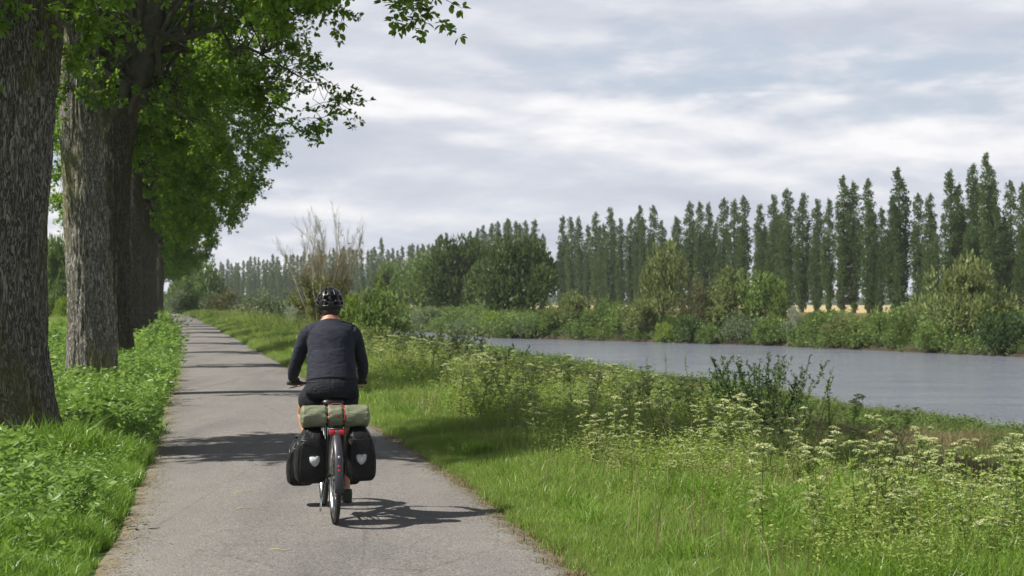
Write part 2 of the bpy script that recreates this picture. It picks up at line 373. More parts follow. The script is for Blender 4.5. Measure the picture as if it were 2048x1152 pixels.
# ------------------------------------------------------------------ the lie of the land
_pc = np.array([(-30, 4.6), (0, .35), (9.34, -1.09), (11.3, -1.42), (14.8, -2.11), (20.9, -3.4), (38, -7.0), (69, -13.95), (150, -32.4), (212, -47.5), (300, -76), (420, -130), (1500, -700)])
_Y = np.arange(-40, 1500, 1.0); _X = np.interp(_Y, _pc[:, 0], _pc[:, 1])
_k = np.ones(5) / 5; _Xs = np.convolve(np.pad(_X, 2, mode='edge'), _k, 'valid'); _Xs[:2] = _X[:2]; _Xs[-2:] = _X[-2:]
def Xc(Y): return np.interp(Y, _Y, _Xs)
_fb = np.array([(-40, 96), (0, 82), (60, 55), (102, 34.8), (132, 21), (158, -1.3), (200, -14), (260, -32), (340, -52), (600, -190), (820, -290), (1500, -640)])
def Xf(Y): return np.interp(Y, _fb[:, 0], _fb[:, 1])
WATER = -2.0
def gz(X, Y):
    X = np.asarray(X, float); Y = np.asarray(Y, float); u = X - Xc(Y)
    near = np.interp(u, [-8, -1.5, 1.5, 4.5, 7, 11, 17.3, 19.0, 21, 22], [.03, 0, 0, -.10, -.45, -1.02, -1.34, -2.15, -2.9, -3])
    v = X - Xf(Y); far = np.interp(v, [-4, 0, 1.2, 6, 14], [-3, -2.1, -1.5, -.25, 0])
    mid = (Xc(Y) + 19 + Xf(Y)) / 2
    z = np.where(X < mid, near, far)
    b = np.where(u > 4.5, np.sin(X * .9 + np.sin(Y * .35) * 2) * np.sin(Y * .6 + X * .2) * .07, 0)
    b = np.where((z < -1.9) | (v > 10), 0, b)
    return z + b
def g1(x, y): return float(gz(x, y))
def px2x(px, Y): return (px - 1024) / F * Y

# one ground sheet: rows along Y, columns that follow path and river
rows = np.concatenate([np.arange(-36, 8, 4), np.arange(8, 60, 1.0), np.arange(60, 220, 4), np.arange(220, 500, 20), np.arange(500, 1490, 90), [1490]])
cols = []
for y in rows:
    c0 = Xc(y); f0 = Xf(y); mid = (c0 + 19 + f0) / 2
    a = c0 + np.array([-1400, -600, -200, -80, -40, -20, -12, -8, -6, -4.5, -3, -2.2, -1.5, 0, 1.5, 2.4, 3.3, 4.5, 5.5, 7, 8, 9, 10, 11, 12.5, 14, 15.5, 17.3, 18, 19.0])
    m_ = np.array([mid - .01, mid + .01]); b = f0 + np.array([0, .6, 1.2, 3, 6, 10, 14, 30, 80, 200, 600, 1500])
    cols.append(np.concatenate([a, m_, b]))
cols = np.array(cols); nr, nc = cols.shape; YY = np.repeat(rows[:, None], nc, 1)
ZZ = gz(cols, YY); V = np.stack([cols, YY, ZZ], -1).reshape(-1, 3)
i, j = np.meshgrid(np.arange(nr - 1), np.arange(nc - 1), indexing='ij'); a = (i * nc + j).ravel()
me = new_mesh('ground', V, [np.stack([a, a + 1, a + nc + 1, a + nc], 1)], ['ground'], True)
U = (cols - Xc(YY)).ravel(); Vf = (cols - Xf(YY)).ravel()
zone = np.zeros((len(V), 4), np.float32); zone[:, 3] = 1
g_field = np.array([.085, .16, .028]); g_verge = np.array([.05, .085, .02]); g_bank = np.array([.055, .085, .028]); g_mud = np.array([.055, .048, .032]); g_straw = np.array([.42, .34, .17])
for k in range(len(V)):
    u = U[k]; vf = Vf[k]
    if u < -6.5: c = g_field
    elif u < 5: c = g_verge
    elif vf < -2 and u < 17.5: c = g_bank
    elif vf > 7: c = g_straw
    elif vf > 1.3: c = g_bank
    else: c = g_mud
    zone[k, :3] = c
at = me.color_attributes.new('zone', 'FLOAT_COLOR', 'POINT'); at.data.foreach_set('color', zone.ravel())
g = link('ground', me); g['kind'] = 'structure'

# cycle path
ys = np.concatenate([np.arange(-20, 60, 1.0), np.arange(60, 420, 5)])
us = np.array([-1.52, -1.46, -1.3, -1.0, -.5, 0, .5, 1.0, 1.3, 1.46, 1.52]); zs = np.array([-.03, .012, .02, .028, .034, .036, .034, .028, .02, .012, -.03])
rngp = np.random.default_rng(5)
V = []
for y in ys:
    sl = (Xc(y + .5) - Xc(y - .5)); nrmx = 1 / math.sqrt(1 + sl * sl)
    jit = rngp.normal(0, .02, len(us)) * (np.abs(us) > 1.4)
    for u, z, q in zip(us, zs, jit): V.append((Xc(y) + (u + q) / nrmx * 1.0, y, z))
V = np.array(V); nr, nc = len(ys), len(us); i, j = np.meshgrid(np.arange(nr - 1), np.arange(nc - 1), indexing='ij'); a = (i * nc + j).ravel()
me = new_mesh('path', V, [np.stack([a, a + 1, a + nc + 1, a + nc], 1)], ['path'], True)
ea = me.attributes.new('edge', 'FLOAT', 'POINT'); ea.data.foreach_set('value', np.tile(1.52 - np.abs(us), nr).astype(np.float32))
o = link('path', me); o['kind'] = 'structure'

# river
ys = np.concatenate([np.arange(-30, 220, 5), np.arange(220, 1480, 40)]); V = []
for y in ys:
    for t in (0, .33, .66, 1): V.append((Xc(y) + 18 + (Xf(y) + 1.0 - Xc(y) - 18) * t, y, WATER))
nr, nc = len(ys), 4; i, j = np.meshgrid(np.arange(nr - 1), np.arange(nc - 1), indexing='ij'); a = (i * nc + j).ravel()
o = link('river', new_mesh('river', V, [np.stack([a, a + 1, a + nc + 1, a + nc], 1)], ['water'])); o['kind'] = 'structure'

# ------------------------------------------------------------------ near avenue trees
def trunk_mesh(name, path, rad, seed, nseg=120, nring=130, bark=0.035, mat='bark', flare=0.35, low=False):
    """path: list of (x,y,z); rad: list; fissured bark in real relief"""
    P = np.array(path, float); z0, z1 = P[0, 2], P[-1, 2]; zs = np.linspace(z0, z1, nring)
    px = np.interp(zs, P[:, 2], P[:, 0]); py = np.interp(zs, P[:, 2], P[:, 1]); rr = np.interp(zs, P[:, 2], rad)
    kk = np.ones(9) / 9
    if nring > 30: px, py, rr = [np.convolve(np.pad(q, 4, mode='edge'), kk, 'valid') for q in (px, py, rr)]
    V = np.zeros((nring, nseg, 3)); th = np.arange(nseg) * 2 * math.pi / nseg
    ph = seed * 1.7
    for i in range(nring):
        z = zs[i]
        fl = flare * math.exp(-max(z, 0) / .35)
        for j in range(nseg):
            a = th[j]; r = rr[i] * (1 + fl * (0.55 + .45 * math.cos(5 * a + ph)) + .05 * math.sin(2 * a + ph + z * .3) + .03 * math.sin(3 * a - z * .5 + ph))
            ca, sa = math.cos(a), math.sin(a)
            if not low:
                w = mn.noise(Vector((ca * 2.2, sa * 2.2, z * .9 + ph))) * .35
                q = mn.noise(Vector((ca * 9 + w * 3, sa * 9 + ph, z * 1.5 + w)))
                q2 = mn.noise(Vector((ca * 20 + w * 2, sa * 20 + ph, z * 3.4)))
                r += bark * ((1 - min(1, abs(q) * 3.2)) * -1.0 + q2 * .5) + .05 * w
            V[i, j] = (px[i] + r * ca, py[i] + r * sa, z)
    V = V.reshape(-1, 3); i, j = np.meshgrid(np.arange(nring - 1), np.arange(nseg), indexing='ij'); i = i.ravel(); j = j.ravel(); j2 = (j + 1) % nseg
    return new_mesh(name, V, [np.stack([i * nseg + j, i * nseg + j2, (i + 1) * nseg + j2, (i + 1) * nseg + j], 1)], [mat], True)

def limb_curve(p0, p1, rng, n=9, sag=0.0, wob=.25):
    p0 = np.array(p0, float); p1 = np.array(p1, float); t = np.linspace(0, 1, n)[:, None]
    d = p1 - p0; up = np.array([0, 0, np.linalg.norm(d) * sag])
    P = p0 + d * t + up * (t * (1 - t) * 4); P[1:-1] += rng.normal(0, wob * .35, (n - 2, 3)); return P

def avenue_tree(seed, trunk_path, trunk_rad, fork_z, crown_c, crown_r, ncl, detail=1.0, leaf=.092, low=False, bark='bark', extra=(), hang=(), clear=None, band=.5):
    rng = np.random.default_rng(seed); root = empty('avenue_tree')
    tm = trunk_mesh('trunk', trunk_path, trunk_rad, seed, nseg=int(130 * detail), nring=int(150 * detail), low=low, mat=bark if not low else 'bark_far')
    link('trunk', tm, root)
    top = np.array(trunk_path[-1]); B = MB(); nodes = []; nrad = []
    nl = 20
    for k in range(nl):
        a = 2 * math.pi * k / nl + rng.uniform(-.3, .3); e = rng.uniform(-.45, .9)
        tgt = np.array(crown_c) + np.array([math.cos(a) * math.cos(e) * crown_r[0] * .75, math.sin(a) * math.cos(e) * crown_r[1] * .7, math.sin(e) * crown_r[2] * .8])
        st = np.array([np.interp(zq, [p[2] for p in trunk_path], [p[0] for p in trunk_path]) if ax == 0 else (0 if ax == 1 else zq) for zq in [fork_z + rng.uniform(-.8, top[2] - fork_z)] for ax in (0, 1, 2)])
        st[2] = min(st[2], top[2] - .15)
        P = limb_curve(st, tgt, rng, 10, .12, .6); r0 = rng.uniform(.08, .17)
        r = np.linspace(r0, .03, 10); B.tube(P, list(r), 8); nodes.append(P[2:]); nrad.append(r[2:])
    # leaders going up from the top of the trunk
    for k in range(3):
        tgt = np.array(crown_c) + np.array([rng.uniform(-.4, .4) * crown_r[0], rng.uniform(-.4, .4) * crown_r[1], crown_r[2] * .8])
        P = limb_curve(top - [0, 0, .3], tgt, rng, 10, 0, .3); r = np.linspace(trunk_rad[-1] * .7, .04, 10); B.tube(P, list(r), 10); nodes.append(P[1:]); nrad.append(r[1:])
    for (P, r) in extra:
        B.tube(P, r, 12); nodes.append(np.array(P)[1:]); nrad.append(np.array(r)[1:])
    nodes = np.concatenate(nodes); nrad = np.concatenate(nrad)
    # leaf clusters
    C = []
    while len(C) < ncl:
        p = rng.uniform(-1, 1, 3)
        if (abs(p[0]) ** 3.2 + abs(p[2]) ** 3.2) + p[1] ** 2 > 1 or (np.abs(p) ** 2.5).sum() < .12: continue
        q = np.array(crown_c) + p * crown_r
        # the side towards the meadow starts higher up; low over the path
        s_q = q[0] + .84 * q[2]
        if s_q < 5.2 and not (s_q > 2.6 and abs(q[1]) < 1.5 and rng.random() < band): continue
        if p[0] > .3 and p[2] < -.3: q[2] -= .5 * p[0]
        if mn.noise(Vector(q * .42 + seed * 3.1)) < -.05: continue
        if clear and clear(q): continue
        C.append(q)
    C = np.array(C + [np.array(q) for q in hang])
    LC = []; LD = []
    for q in C:
        d2 = ((nodes - q) ** 2).sum(1) + np.maximum(0, nodes[:, 2] - q[2] - .3) * 2; k = int(d2.argmin()); p0 = nodes[k]
        Pm = limb_curve(p0, q, rng, 7, .10, .3); B.tube(Pm, list(np.linspace(min(nrad[k] * .6, .022), .006, 7)), 5, caps=False)
        ax = nrm(q - p0 + np.array([0, 0, .2]))
        for s_ in range(14):
            d = nrm(ax * .7 + rng.normal(size=3) * .75); ln = rng.uniform(.25, .75); e = q + d * ln - np.array([0, 0, .12 * ln])
            if s_ % 2 == 0: B.tube([q, q + d * ln * .5, e], [.008, .006, .003], 3, caps=False)
            for f_ in (.45, .75, 1.0):
                o_ = q + (e - q) * f_; m_ = 6 if f_ < 1 else 8
                dd = nrm(d * .5 + rng.normal(size=(m_, 3)) * .8); LC.append(o_ + dd * .02); LD.append(dd)
    LC = np.concatenate(LC); LD = np.concatenate(LD); LD[:, 2] -= .18
    Lf = rng.uniform(.75, 1.25, len(LC)) * leaf
    nh = np.tile([0, 0, 1.0], (len(LC), 1))
    V, Fq = leaf_arrays(LC, LD, Lf, Lf * .62, rng, .18, six=not low, nhint=nh)
    B.build('limb', 'branch', root)
    cr = link('crown', new_mesh('crown', V, [Fq], ['leaf_big']), root)
    return root

U_T = -3.0
def row_rot(y): return math.atan(-(Xc(y + 2) - Xc(y - 2)) / 4)
GR = 'tall broadleaf trees in a row left of the path'
# nearest tree, dark and thick
cr1 = ((.25, 0, 9.9), (4.9, 2.7, 4.9))
t1 = avenue_tree(11, [(0, 0, -.2), (-.05, 0, 1.2), (-.02, 0, 2.6), (.05, 0, 3.6), (.12, 0, 5.2), (.1, 0, 7.0)], [.70, .60, .57, .56, .62, .40], 5.0, *cr1, 380, band=.7, hang=[(-1.3, -.9, 4.9), (-.6, -1.1, 5.2), (0, -1.2, 5.1), (.7, -1.1, 5.3), (-.9, -1, 5.7), (.2, -1.1, 5.9), (1.1, -.9, 5.8), (-.1, -.95, 4.55), (1.2, -.6, 4.9), (4.6, -.4, 5.3), (4.9, .3, 5.2), (3.9, -.2, 5.3)],
                 extra=[([(.25, 0, 4.6), (.8, .1, 6.0), (1.4, .1, 6.9), (2.6, 0, 8.0)], [.26, .22, .16, .06]), (limb_curve((.5, 0, 5.2), (4.9, -.1, 5.5), np.random.default_rng(4), 12, .12, .3), list(np.linspace(.13, .014, 12)))])
t1.location = (-5.72, 16.6, 0); t1.rotation_euler[2] = row_rot(16.6)
tag(t1, 'dark thick trunk nearest the camera at the left edge of the picture', 'tree', GR)
t2 = avenue_tree(23, [(.02, 0, -.2), (0, 0, 1.5), (-.1, 0, 3.5), (-.2, 0, 5.5), (-.22, 0, 7.5), (-.1, 0, 9.5)], [.46, .40, .38, .37, .33, .22], 6.8, *cr1, 340, band=.06, bark='bark_sunlit', extra=[(limb_curve((0, 0, 6.4), (4.0, .2, 5.9), np.random.default_rng(6), 12, .14, .35), list(np.linspace(.09, .010, 12)))], clear=lambda q: abs(q[0] - 1.2) < 1.6 and q[2] < 8.6 and q[1] < 2, hang=[(-.3, -.9, 5.5), (.3, -.9, 5.6), (-.5, -.8, 6.1), (.5, -.7, 6.5), (1.0, -.5, 5.4), (4.2, 0, 5.2), (4.5, .4, 5.6), (3.6, -.2, 5.6), (3.0, .2, 5.9), (3.9, .6, 6.2), (-.1, -.7, 7)])
t2.location = (-7.72, 27.5, 0); t2.rotation_euler[2] = row_rot(27.5)
tag(t2, 'second tree of the avenue, pale furrowed trunk lit from the left', 'tree', GR)
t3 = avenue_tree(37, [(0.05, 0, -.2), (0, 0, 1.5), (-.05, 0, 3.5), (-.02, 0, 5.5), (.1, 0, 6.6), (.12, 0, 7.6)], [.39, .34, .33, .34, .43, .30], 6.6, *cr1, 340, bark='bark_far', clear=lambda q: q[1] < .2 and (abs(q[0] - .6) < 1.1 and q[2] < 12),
                 extra=[([(.15, 0, 6.3), (.5, 0, 7.6), (.85, 0, 9.0), (1.0, 0, 11), (1.1, 0, 13.5)], [.36, .36, .33, .24, .08]),
                        ([(-.1, 0, 6.3), (-.45, 0, 7.3), (-.7, 0, 8.5), (-.8, 0, 10.5)], [.26, .2, .16, .06])])
t3.location = (-10.16, 38.7, 0); t3.rotation_euler[2] = row_rot(38.7)
tag(t3, 'third tree of the avenue, dark trunk forking high up under the leaves', 'tree', GR)
t4 = avenue_tree(41, [(0, 0, -.2), (0, 0, 2.0), (.1, 0, 4.5), (.05, 0, 7.5), (0, 0, 9.5)], [.38, .34, .33, .29, .18], 6.0, *cr1, 280, detail=.45, leaf=.13, low=True)
t4.location = (Xc(50) + U_T - .05, 50, 0); t4.rotation_euler[2] = row_rot(50)
tag(t4, 'fourth trunk of the avenue, just right of the forked tree', 'tree', GR)
rr_ = random.Random(3)
k = 0; yy = 61.3
while yy < 265:
    sc = rr_.uniform(.88, 1.05)
    c = copy_tree(t4, (Xc(yy) + U_T + rr_.uniform(-.25, .25), yy, 0), row_rot(yy) + rr_.choice((0, 0, math.pi)), (sc, sc * rr_.uniform(.9, 1.1), sc),
                  'one of the farthest dark trunks merging at the end of the avenue', 'tree', GR)
    if k < 5: c['label'] = ('fifth', 'sixth', 'seventh', 'eighth', 'ninth')[k] + ' trunk of the avenue counted from the camera, slim and dark'
    k += 1; yy += rr_.uniform(10.8, 12)

# ------------------------------------------------------------------ poplars
def poplar_proto(seed, mat='leaf_poplar'):
    rng = np.random.default_rng(seed); root = empty('poplar_tree')
    T = MB(); T.tube([(0, 0, -.3), (.03, 0, 5), (0, .03, 12), (0, 0, 19)], [.34, .26, .14, .03], 7)
    H = 20.0; C = []; D = []; A = []
    stems = [(0, 0, 0, H)]
    for k in range(7):
        a = rng.uniform(0, 2 * math.pi); z0 = rng.uniform(.6, 10.0); ln = rng.uniform(4.5, 8.0); rr = rng.uniform(.7, 1.15)
        z1 = min(z0 + ln, H - 1.2); stems.append((a, rr, z0, z1))
        T.tube([(0, 0, z0), (math.cos(a) * rr * .8, math.sin(a) * rr * .8, z0 + 1.6), (math.cos(a) * rr, math.sin(a) * rr, z1)], [.09, .07, .015], 4, caps=False)
    def prof(z):
        t = z / H; return np.interp(t, [0, .04, .10, .25, .5, .72, .88, .96, 1.0], [.15, .55, 1.05, 1.4, 1.55, 1.5, 1.15, .70, .14])
    for (a, rr, z0, z1) in stems:
        zs_ = np.arange(max(z0, .9), z1 - (.15 if rr == 0 else 0), .42 if rr else .13)
        for z in zs_:
            if rng.random() < .07: continue
            w = .42 + .38 * math.sin(math.pi * min(1, (z - z0) / (z1 - z0 + .01)) ** .8)
            aa = a
            if rr == 0: w = .14 + .36 * prof(z); rad = rng.uniform(.2, .62) * prof(z); aa = rng.uniform(0, 6.283)
            else: rad = min(rr, prof(z) * .66)
            cc = np.array([math.cos(aa) * rad, math.sin(aa) * rad, z]) + rng.normal(0, .10, 3) * min(1, H - z)
            n = 38 if rr else 34; d = rng.normal(size=(n, 3)); d /= np.linalg.norm(d, axis=1)[:, None]
            p = cc + d * np.array([w, w, .5]) * rng.uniform(.4, 1, (n, 1))
            C.append(p); D.append(d * .6 + np.array([0, 0, .9]))
    C = np.concatenate(C); D = np.concatenate(D); n = len(C)
    s_ = rng.uniform(.22, .40, n) * np.interp(C[:, 2] / H, [0, .8, 1], [1, .9, .7])
    V, Fq = leaf_arrays(C - nrm(D) * s_[:, None] * .5, D, s_, s_ * .7, rng, .15)
    T.build('trunk', 'bark_far', root); link('crown', new_mesh('crown', V, [Fq], [mat]), root)
    return root
PT = [poplar_proto(101 + k) for k in range(5)]
used = [False] * 5
pop = [(2046, 366), (2022, 362), (1996, 415), (1979, 304), (1946, 328), (1925, 405), (1904, 340), (1876, 468), (1860, 388), (1836, 387), (1803, 334), (1787, 398), (1760, 415), (1737, 358), (1708, 364), (1684, 350), (1658, 397), (1632, 397), (1604, 385), (1582, 378), (1560, 424), (1545, 389), (1532, 450), (1519, 408), (1491, 392), (1468, 399), (1446, 397), (1422, 405), (1402, 404), (1389, 440), (1380, 403), (1362, 436), (1345, 432), (1328, 440), (1310, 411), (1290, 434), (1275, 410), (1259, 434), (1242, 436), (1223, 414), (1208, 448), (1191, 424), (1176, 450), (1160, 433), (1146, 433), (1121, 432),
       (1085, 468), (1069, 439), (1050, 441), (1042, 448), (1031, 443), (1021, 437), (1010, 440), (999, 443), (984, 446), (965, 450), (955, 456), (941, 462), (925, 480), (908, 486), (893, 465), (876, 473), (865, 488), (855, 488), (845, 487), (836, 489), (827, 487), (817, 490), (805, 492), (795, 500), (785, 496), (775, 499), (764, 475), (752, 493), (742, 499), (735, 500), (725, 497), (716, 499)]
x_ = 706
rp = random.Random(9)
while x_ > 425:
    pop.append((x_, 500 + (706 - x_) * .105 + rp.uniform(-9, 7))); x_ -= rp.uniform(6.5, 9.5)
special = {1979: 'tallest poplar of all, near the right end of the row', 1803: 'tall poplar clear above its neighbours, left of the gap in the right part',
           1121: 'poplar beside the gap of sky, first of the long right-hand row', 764: 'poplar rising above the low far row',
           1684: 'tall broad poplar, left of a pair with deep sky between them', 1737: 'slim tall poplar with sky showing on both sides of its tip', 1904: 'poplar just right of the widest gap in the right part of the row', 2046: 'poplar cut off by the right edge of the picture', 1946: 'second tallest poplar, just left of the tallest'}
def ORD(k):
    k += 1; return '%d%s' % (k, 'th' if 10 < k % 100 < 14 else {1: 'st', 2: 'nd', 3: 'rd'}.get(k % 10, 'th'))
def popY(px):
    if px > 870: return 120.1 / ((px - 1024) / F + .2955)
    return float(np.interp(px, [430, 600, 764, 870], [800, 690, 570, 490]))
def place_pop(px, top, Y, lab, grp, wide=1.0):
    h = CH + (HOR - top) / F * Y; X = px2x(px, Y); k = rp.randrange(5)
    z = g1(X, Y); sx = rp.uniform(.92, 1.12) * wide * min(1.15, max(.75, h / 20))
    args = ((X, Y, z), rp.uniform(0, 6.28), (sx, sx, (h - z) / 20))
    if not used[k]:
        used[k] = True; c = PT[k]; c.location, c.scale = args[0], args[2]; c.rotation_euler = (0, 0, args[1]); tag(c, lab, 'tree', grp); return c
    c = copy_tree(PT[k], *args, lab, 'tree', grp); c.rotation_euler[0] = R(rp.gauss(0, .8)); c.rotation_euler[1] = R(rp.gauss(0, .8)); return c
for n_, (px, top) in enumerate(pop):
    Y = popY(px) + rp.uniform(-2, 2)
    if px in special: lab, grp = special[px], 'poplars in the row beyond the river'
    elif px > 1100: lab, grp = ORD(45 - n_) + ' poplar to the right of the gap of sky in the long row', 'poplars in the row beyond the river'
    elif px > 870: lab, grp = ORD(n_ - 46) + ' poplar to the left of the gap of sky, behind the round trees', 'poplars behind the round trees'
    else: lab, grp = 'distant poplar in the low far row', 'poplars in the low far row'
    if n_ > 0 and px > 1120 and rp.random() < .5:   # second rank a few metres behind, lower and in the gaps
        Y2 = Y + rp.uniform(7, 12); px2 = px + rp.uniform(6, 13)
        if px2 > 1126: place_pop(px2, top + rp.uniform(25, 60), Y2, 'lower poplar of the rear rank, its tip between two taller ones', 'poplars of the rear rank beyond the river')
    place_pop(px, top, Y, lab, grp)
c = place_pop(392, 484, 420, 'lone poplar top standing above the round trees at the end of the path', None, 1.6)

# ------------------------------------------------------------------ bushes and round trees
def bush_mesh(seed, mat, n_l=26, per=95, leaf=.07, dome=1.0, up=.3, rag=.0, core=.30):
    """unit bush: about 2 wide, 1 high, uneven dome of leafy lumps standing on z=0"""
    rng = np.random.default_rng(seed); C = []; D = []
    for k in range(n_l):
        a = rng.uniform(0, 2 * math.pi); t = rng.uniform(0, 1) ** .6; e = rng.uniform(0.05, 1.5)
        rr = rng.uniform(.48, .92)
        c = np.array([math.cos(a) * math.cos(e) * rr, math.sin(a) * math.cos(e) * rr, .12 + math.sin(e) * rr * .82 * dome])
        if c[2] > .45: c[2] += rng.uniform(-.08, rag)
        w = rng.uniform(.13, .34)
        d = rng.normal(size=(per, 3)); d /= np.linalg.norm(d, axis=1)[:, None]
        p = c + d * np.array([w, w, w * .8]) * rng.uniform(.35, 1, (per, 1)) ** .5
        C.append(p); D.append(d * .7 + np.array([0, 0, up]))
    C = np.concatenate(C); D = np.concatenate(D); k = C[:, 2] > .0; C = C[k]; D = D[k]
    s_ = rng.uniform(.6, 1.3, len(C)) * leaf * 1.5
    V, Fq = leaf_arrays(C, D, s_, s_ * .62, rng, .15)
    return new_mesh('crown', V, [Fq], [mat])
def stems_mesh(seed, n=9):
    rng = np.random.default_rng(seed); B = MB()
    for k in range(n):
        a = rng.uniform(0, 6.28); r = rng.uniform(.25, .6); B.tube([(0, 0, -.15), (math.cos(a) * r * .4, math.sin(a) * r * .4, .3), (math.cos(a) * r, math.sin(a) * r, rng.uniform(.5, .8))], [.03, .022, .008], 4, caps=False)
    byk = {}
    for f in B.f: byk.setdefault(f.shape[1], []).append(f)
    return new_mesh('stems', np.concatenate(B.v), [np.concatenate(x) for x in byk.values()], ['branch'], True)
STEM = stems_mesh(5)
BUSH = {}
def bush(kind, name, label, X, Y, wx, h, rz=None, wy=None, zoff=0.0, cat=None):
    specs = {'willow': ('leaf_willow', 30, 150, .050, 1.0, .5, .25), 'green': ('leaf_green', 26, 120, .055, 1.0, .3, .08), 'dark': ('leaf_dark', 28, 150, .055, 1.0, .3, .05),
             'grey': ('leaf_grey', 28, 130, .050, 1.0, .5, .12), 'pale': ('leaf_pale', 22, 130, .045, 1.0, .6, .25), 'brown': ('leaf_brown', 26, 120, .045, 1.0, .5, .2),
             'bright': ('leaf_bright', 22, 120, .055, 1.0, .3, .1), 'round': ('leaf_round', 60, 170, .050, 1.0, .2, .05), 'roundl': ('leaf_green', 58, 160, .050, 1.0, .2, .08), 'yellow': ('leaf_yellow', 22, 110, .05, 1., .5, .2)}
    v = rp.randrange(3); key = (kind, v)
    if key not in BUSH:
        m, a, b, l, dm, up, rg = specs[kind]; BUSH[key] = bush_mesh(hash(kind) % 1000 if False else sum(map(ord, kind)) * 7 + v * 31, m, a, b, l, dm, up, rg)
    z = g1(X, Y) + zoff
    root = empty(name, (X, Y, z), rp.uniform(0, 6.28) if rz is None else rz)
    c = link('crown', BUSH[key], root); c.scale = (wx / 1.62, (wy or wx) / 1.75, h / .97)
    s_ = link('trunk' if 'tree' in name else 'stem', STEM, root); s_.scale = (wx / 2.4, (wy or wx) / 2.4, h)
    tag(root, label, cat or ('tree' if 'tree' in name else 'bush')); return root
def solveY(px, v):
    Yg = np.arange(60, 700, .5); d = px2x(px, Yg) - (Xf(Yg) + v); k = np.where(np.sign(d[:-1]) != np.sign(d[1:]))[0]
    return float(Yg[k[0]]) if len(k) else 158.0
fb = [  # px, width px, top row, metres behind the waterline, kind, object name, label
 (1042, 150, 484, 9, 'round', 'round_tree', 'big dark round tree immediately left of the gap in the poplars'),
 (925, 168, 488, 13, 'round', 'round_tree', 'big round tree left of the darkest one, poplar tips above it'),
 (985, 110, 505, 11, 'round', 'round_tree', 'lower dark crown filling the dip between the two big round trees'),
 (848, 150, 525, 14, 'roundl', 'round_tree', 'paler grey-green round tree left of the big dark pair'),
 (775, 110, 533, 20, 'roundl', 'round_tree', 'hazy round tree right of the bare tree, far across the river'),
 (1925, 165, 552, 3.5, 'willow', 'willow_bush', 'largest yellow-green willow on the far bank, at the right'),
 (2030, 75, 632, 2.0, 'dark', 'bank_bush', 'dark bush cut off by the right edge on the far bank'),
 (1985, 80, 640, .6, 'dark', 'bank_bush', 'dark low bush at the water right of the big willow'),
 (1870, 80, 650, .8, 'green', 'bank_bush', 'low bush at the left foot of the largest willow'),
 (1808, 95, 634, 2, 'green', 'bank_bush', 'green mound of leaves left of the largest willow'),
 (1745, 90, 632, 2, 'green', 'bank_bush', 'second green mound left of the largest willow'),
 (1690, 90, 640, 1.2, 'willow', 'bank_bush', 'pale leafy mound at the water, middle of the far bank'),
 (1640, 90, 630, 2.2, 'green', 'bank_bush', 'green mound right of the silvery bush on the far bank'),
 (1586, 50, 628, 1.5, 'pale', 'silver_bush', 'small silvery white bush on the far bank'),
 (1548, 80, 640, .8, 'green', 'bank_bush', 'low green bush touching the water left of the silvery one'),
 (1530, 110, 565, 5, 'green', 'bank_bush', 'tall green bush, right half of the pair before the poplars'),
 (1465, 110, 572, 5, 'willow', 'bank_bush', 'tall olive bush, left half of the pair before the poplars'),
 (1478, 100, 640, 1, 'grey', 'bank_bush', 'grey-green bush at the water below the tall pair'),
 (1425, 60, 655, .6, 'green', 'bank_bush', 'small bush at the water between grey and brown bushes'),
 (1392, 85, 590, 3.5, 'brown', 'brown_bush', 'brownish thin-leaved bush on the far bank'),
 (1380, 75, 640, 1, 'dark', 'bank_bush', 'dark bush under the brownish one, at the water'),
 (1328, 118, 534, 6, 'willow', 'willow_bush', 'tall rounded olive willow in the middle of the far bank'),
 (1330, 50, 650, .5, 'bright', 'bank_bush', 'small bright green bush at the water below the rounded willow'),
 (1285, 85, 618, 2, 'willow', 'bank_bush', 'olive bush at the left foot of the rounded willow'),
 (1245, 80, 625, 1.5, 'green', 'bank_bush', 'green bush between the rounded willow and the low light mounds'),
 (1205, 85, 610, 3, 'green', 'bank_bush', 'right one of the light green mounds under the first poplars'),
 (1150, 100, 601, 3.5, 'willow', 'bank_bush', 'highest light green mound under the first poplars'),
 (1100, 80, 622, 2.5, 'green', 'bank_bush', 'low light mound right below the gap in the poplars'),
 (1065, 65, 645, 1, 'grey', 'bank_bush', 'grey-green low bush at the water below the gap'),
 (1030, 60, 650, .8, 'dark', 'bank_bush', 'dark low bush at the foot of the big round tree'),
 (985, 65, 627, 1.2, 'bright', 'bank_bush', 'bright yellow-green bush at the foot of the round trees'),
 (945, 65, 640, 1, 'grey', 'bank_bush', 'grey-green bush left of the bright one at the water'),
 (905, 75, 630, 1.5, 'green', 'bank_bush', 'green bush below the left big round tree'),
 (860, 80, 625, 2, 'grey', 'bank_bush', 'grey-green bush below the paler round tree'),
 (810, 80, 620, 3, 'green', 'bank_bush', 'far bank bush right of the ivy-dark thicket'),
 (750, 90, 600, 6, 'green', 'bank_bush', 'far bank bush behind the ivy-dark thicket'),
 (690, 90, 590, 8, 'grey', 'bank_bush', 'far bank bush behind the right side of the bare tree'),
]
for (px, w, top, v, kind, name, lab) in fb:
    Y = solveY(px, v); X = px2x(px, Y); h = CH - (top - HOR) / F * Y - g1(X, Y); wx = w / F * Y
    bush(kind, name, lab, X, Y, wx, h * (1.05 if 'round' in kind else 1.2), wy=min(wx, 7))
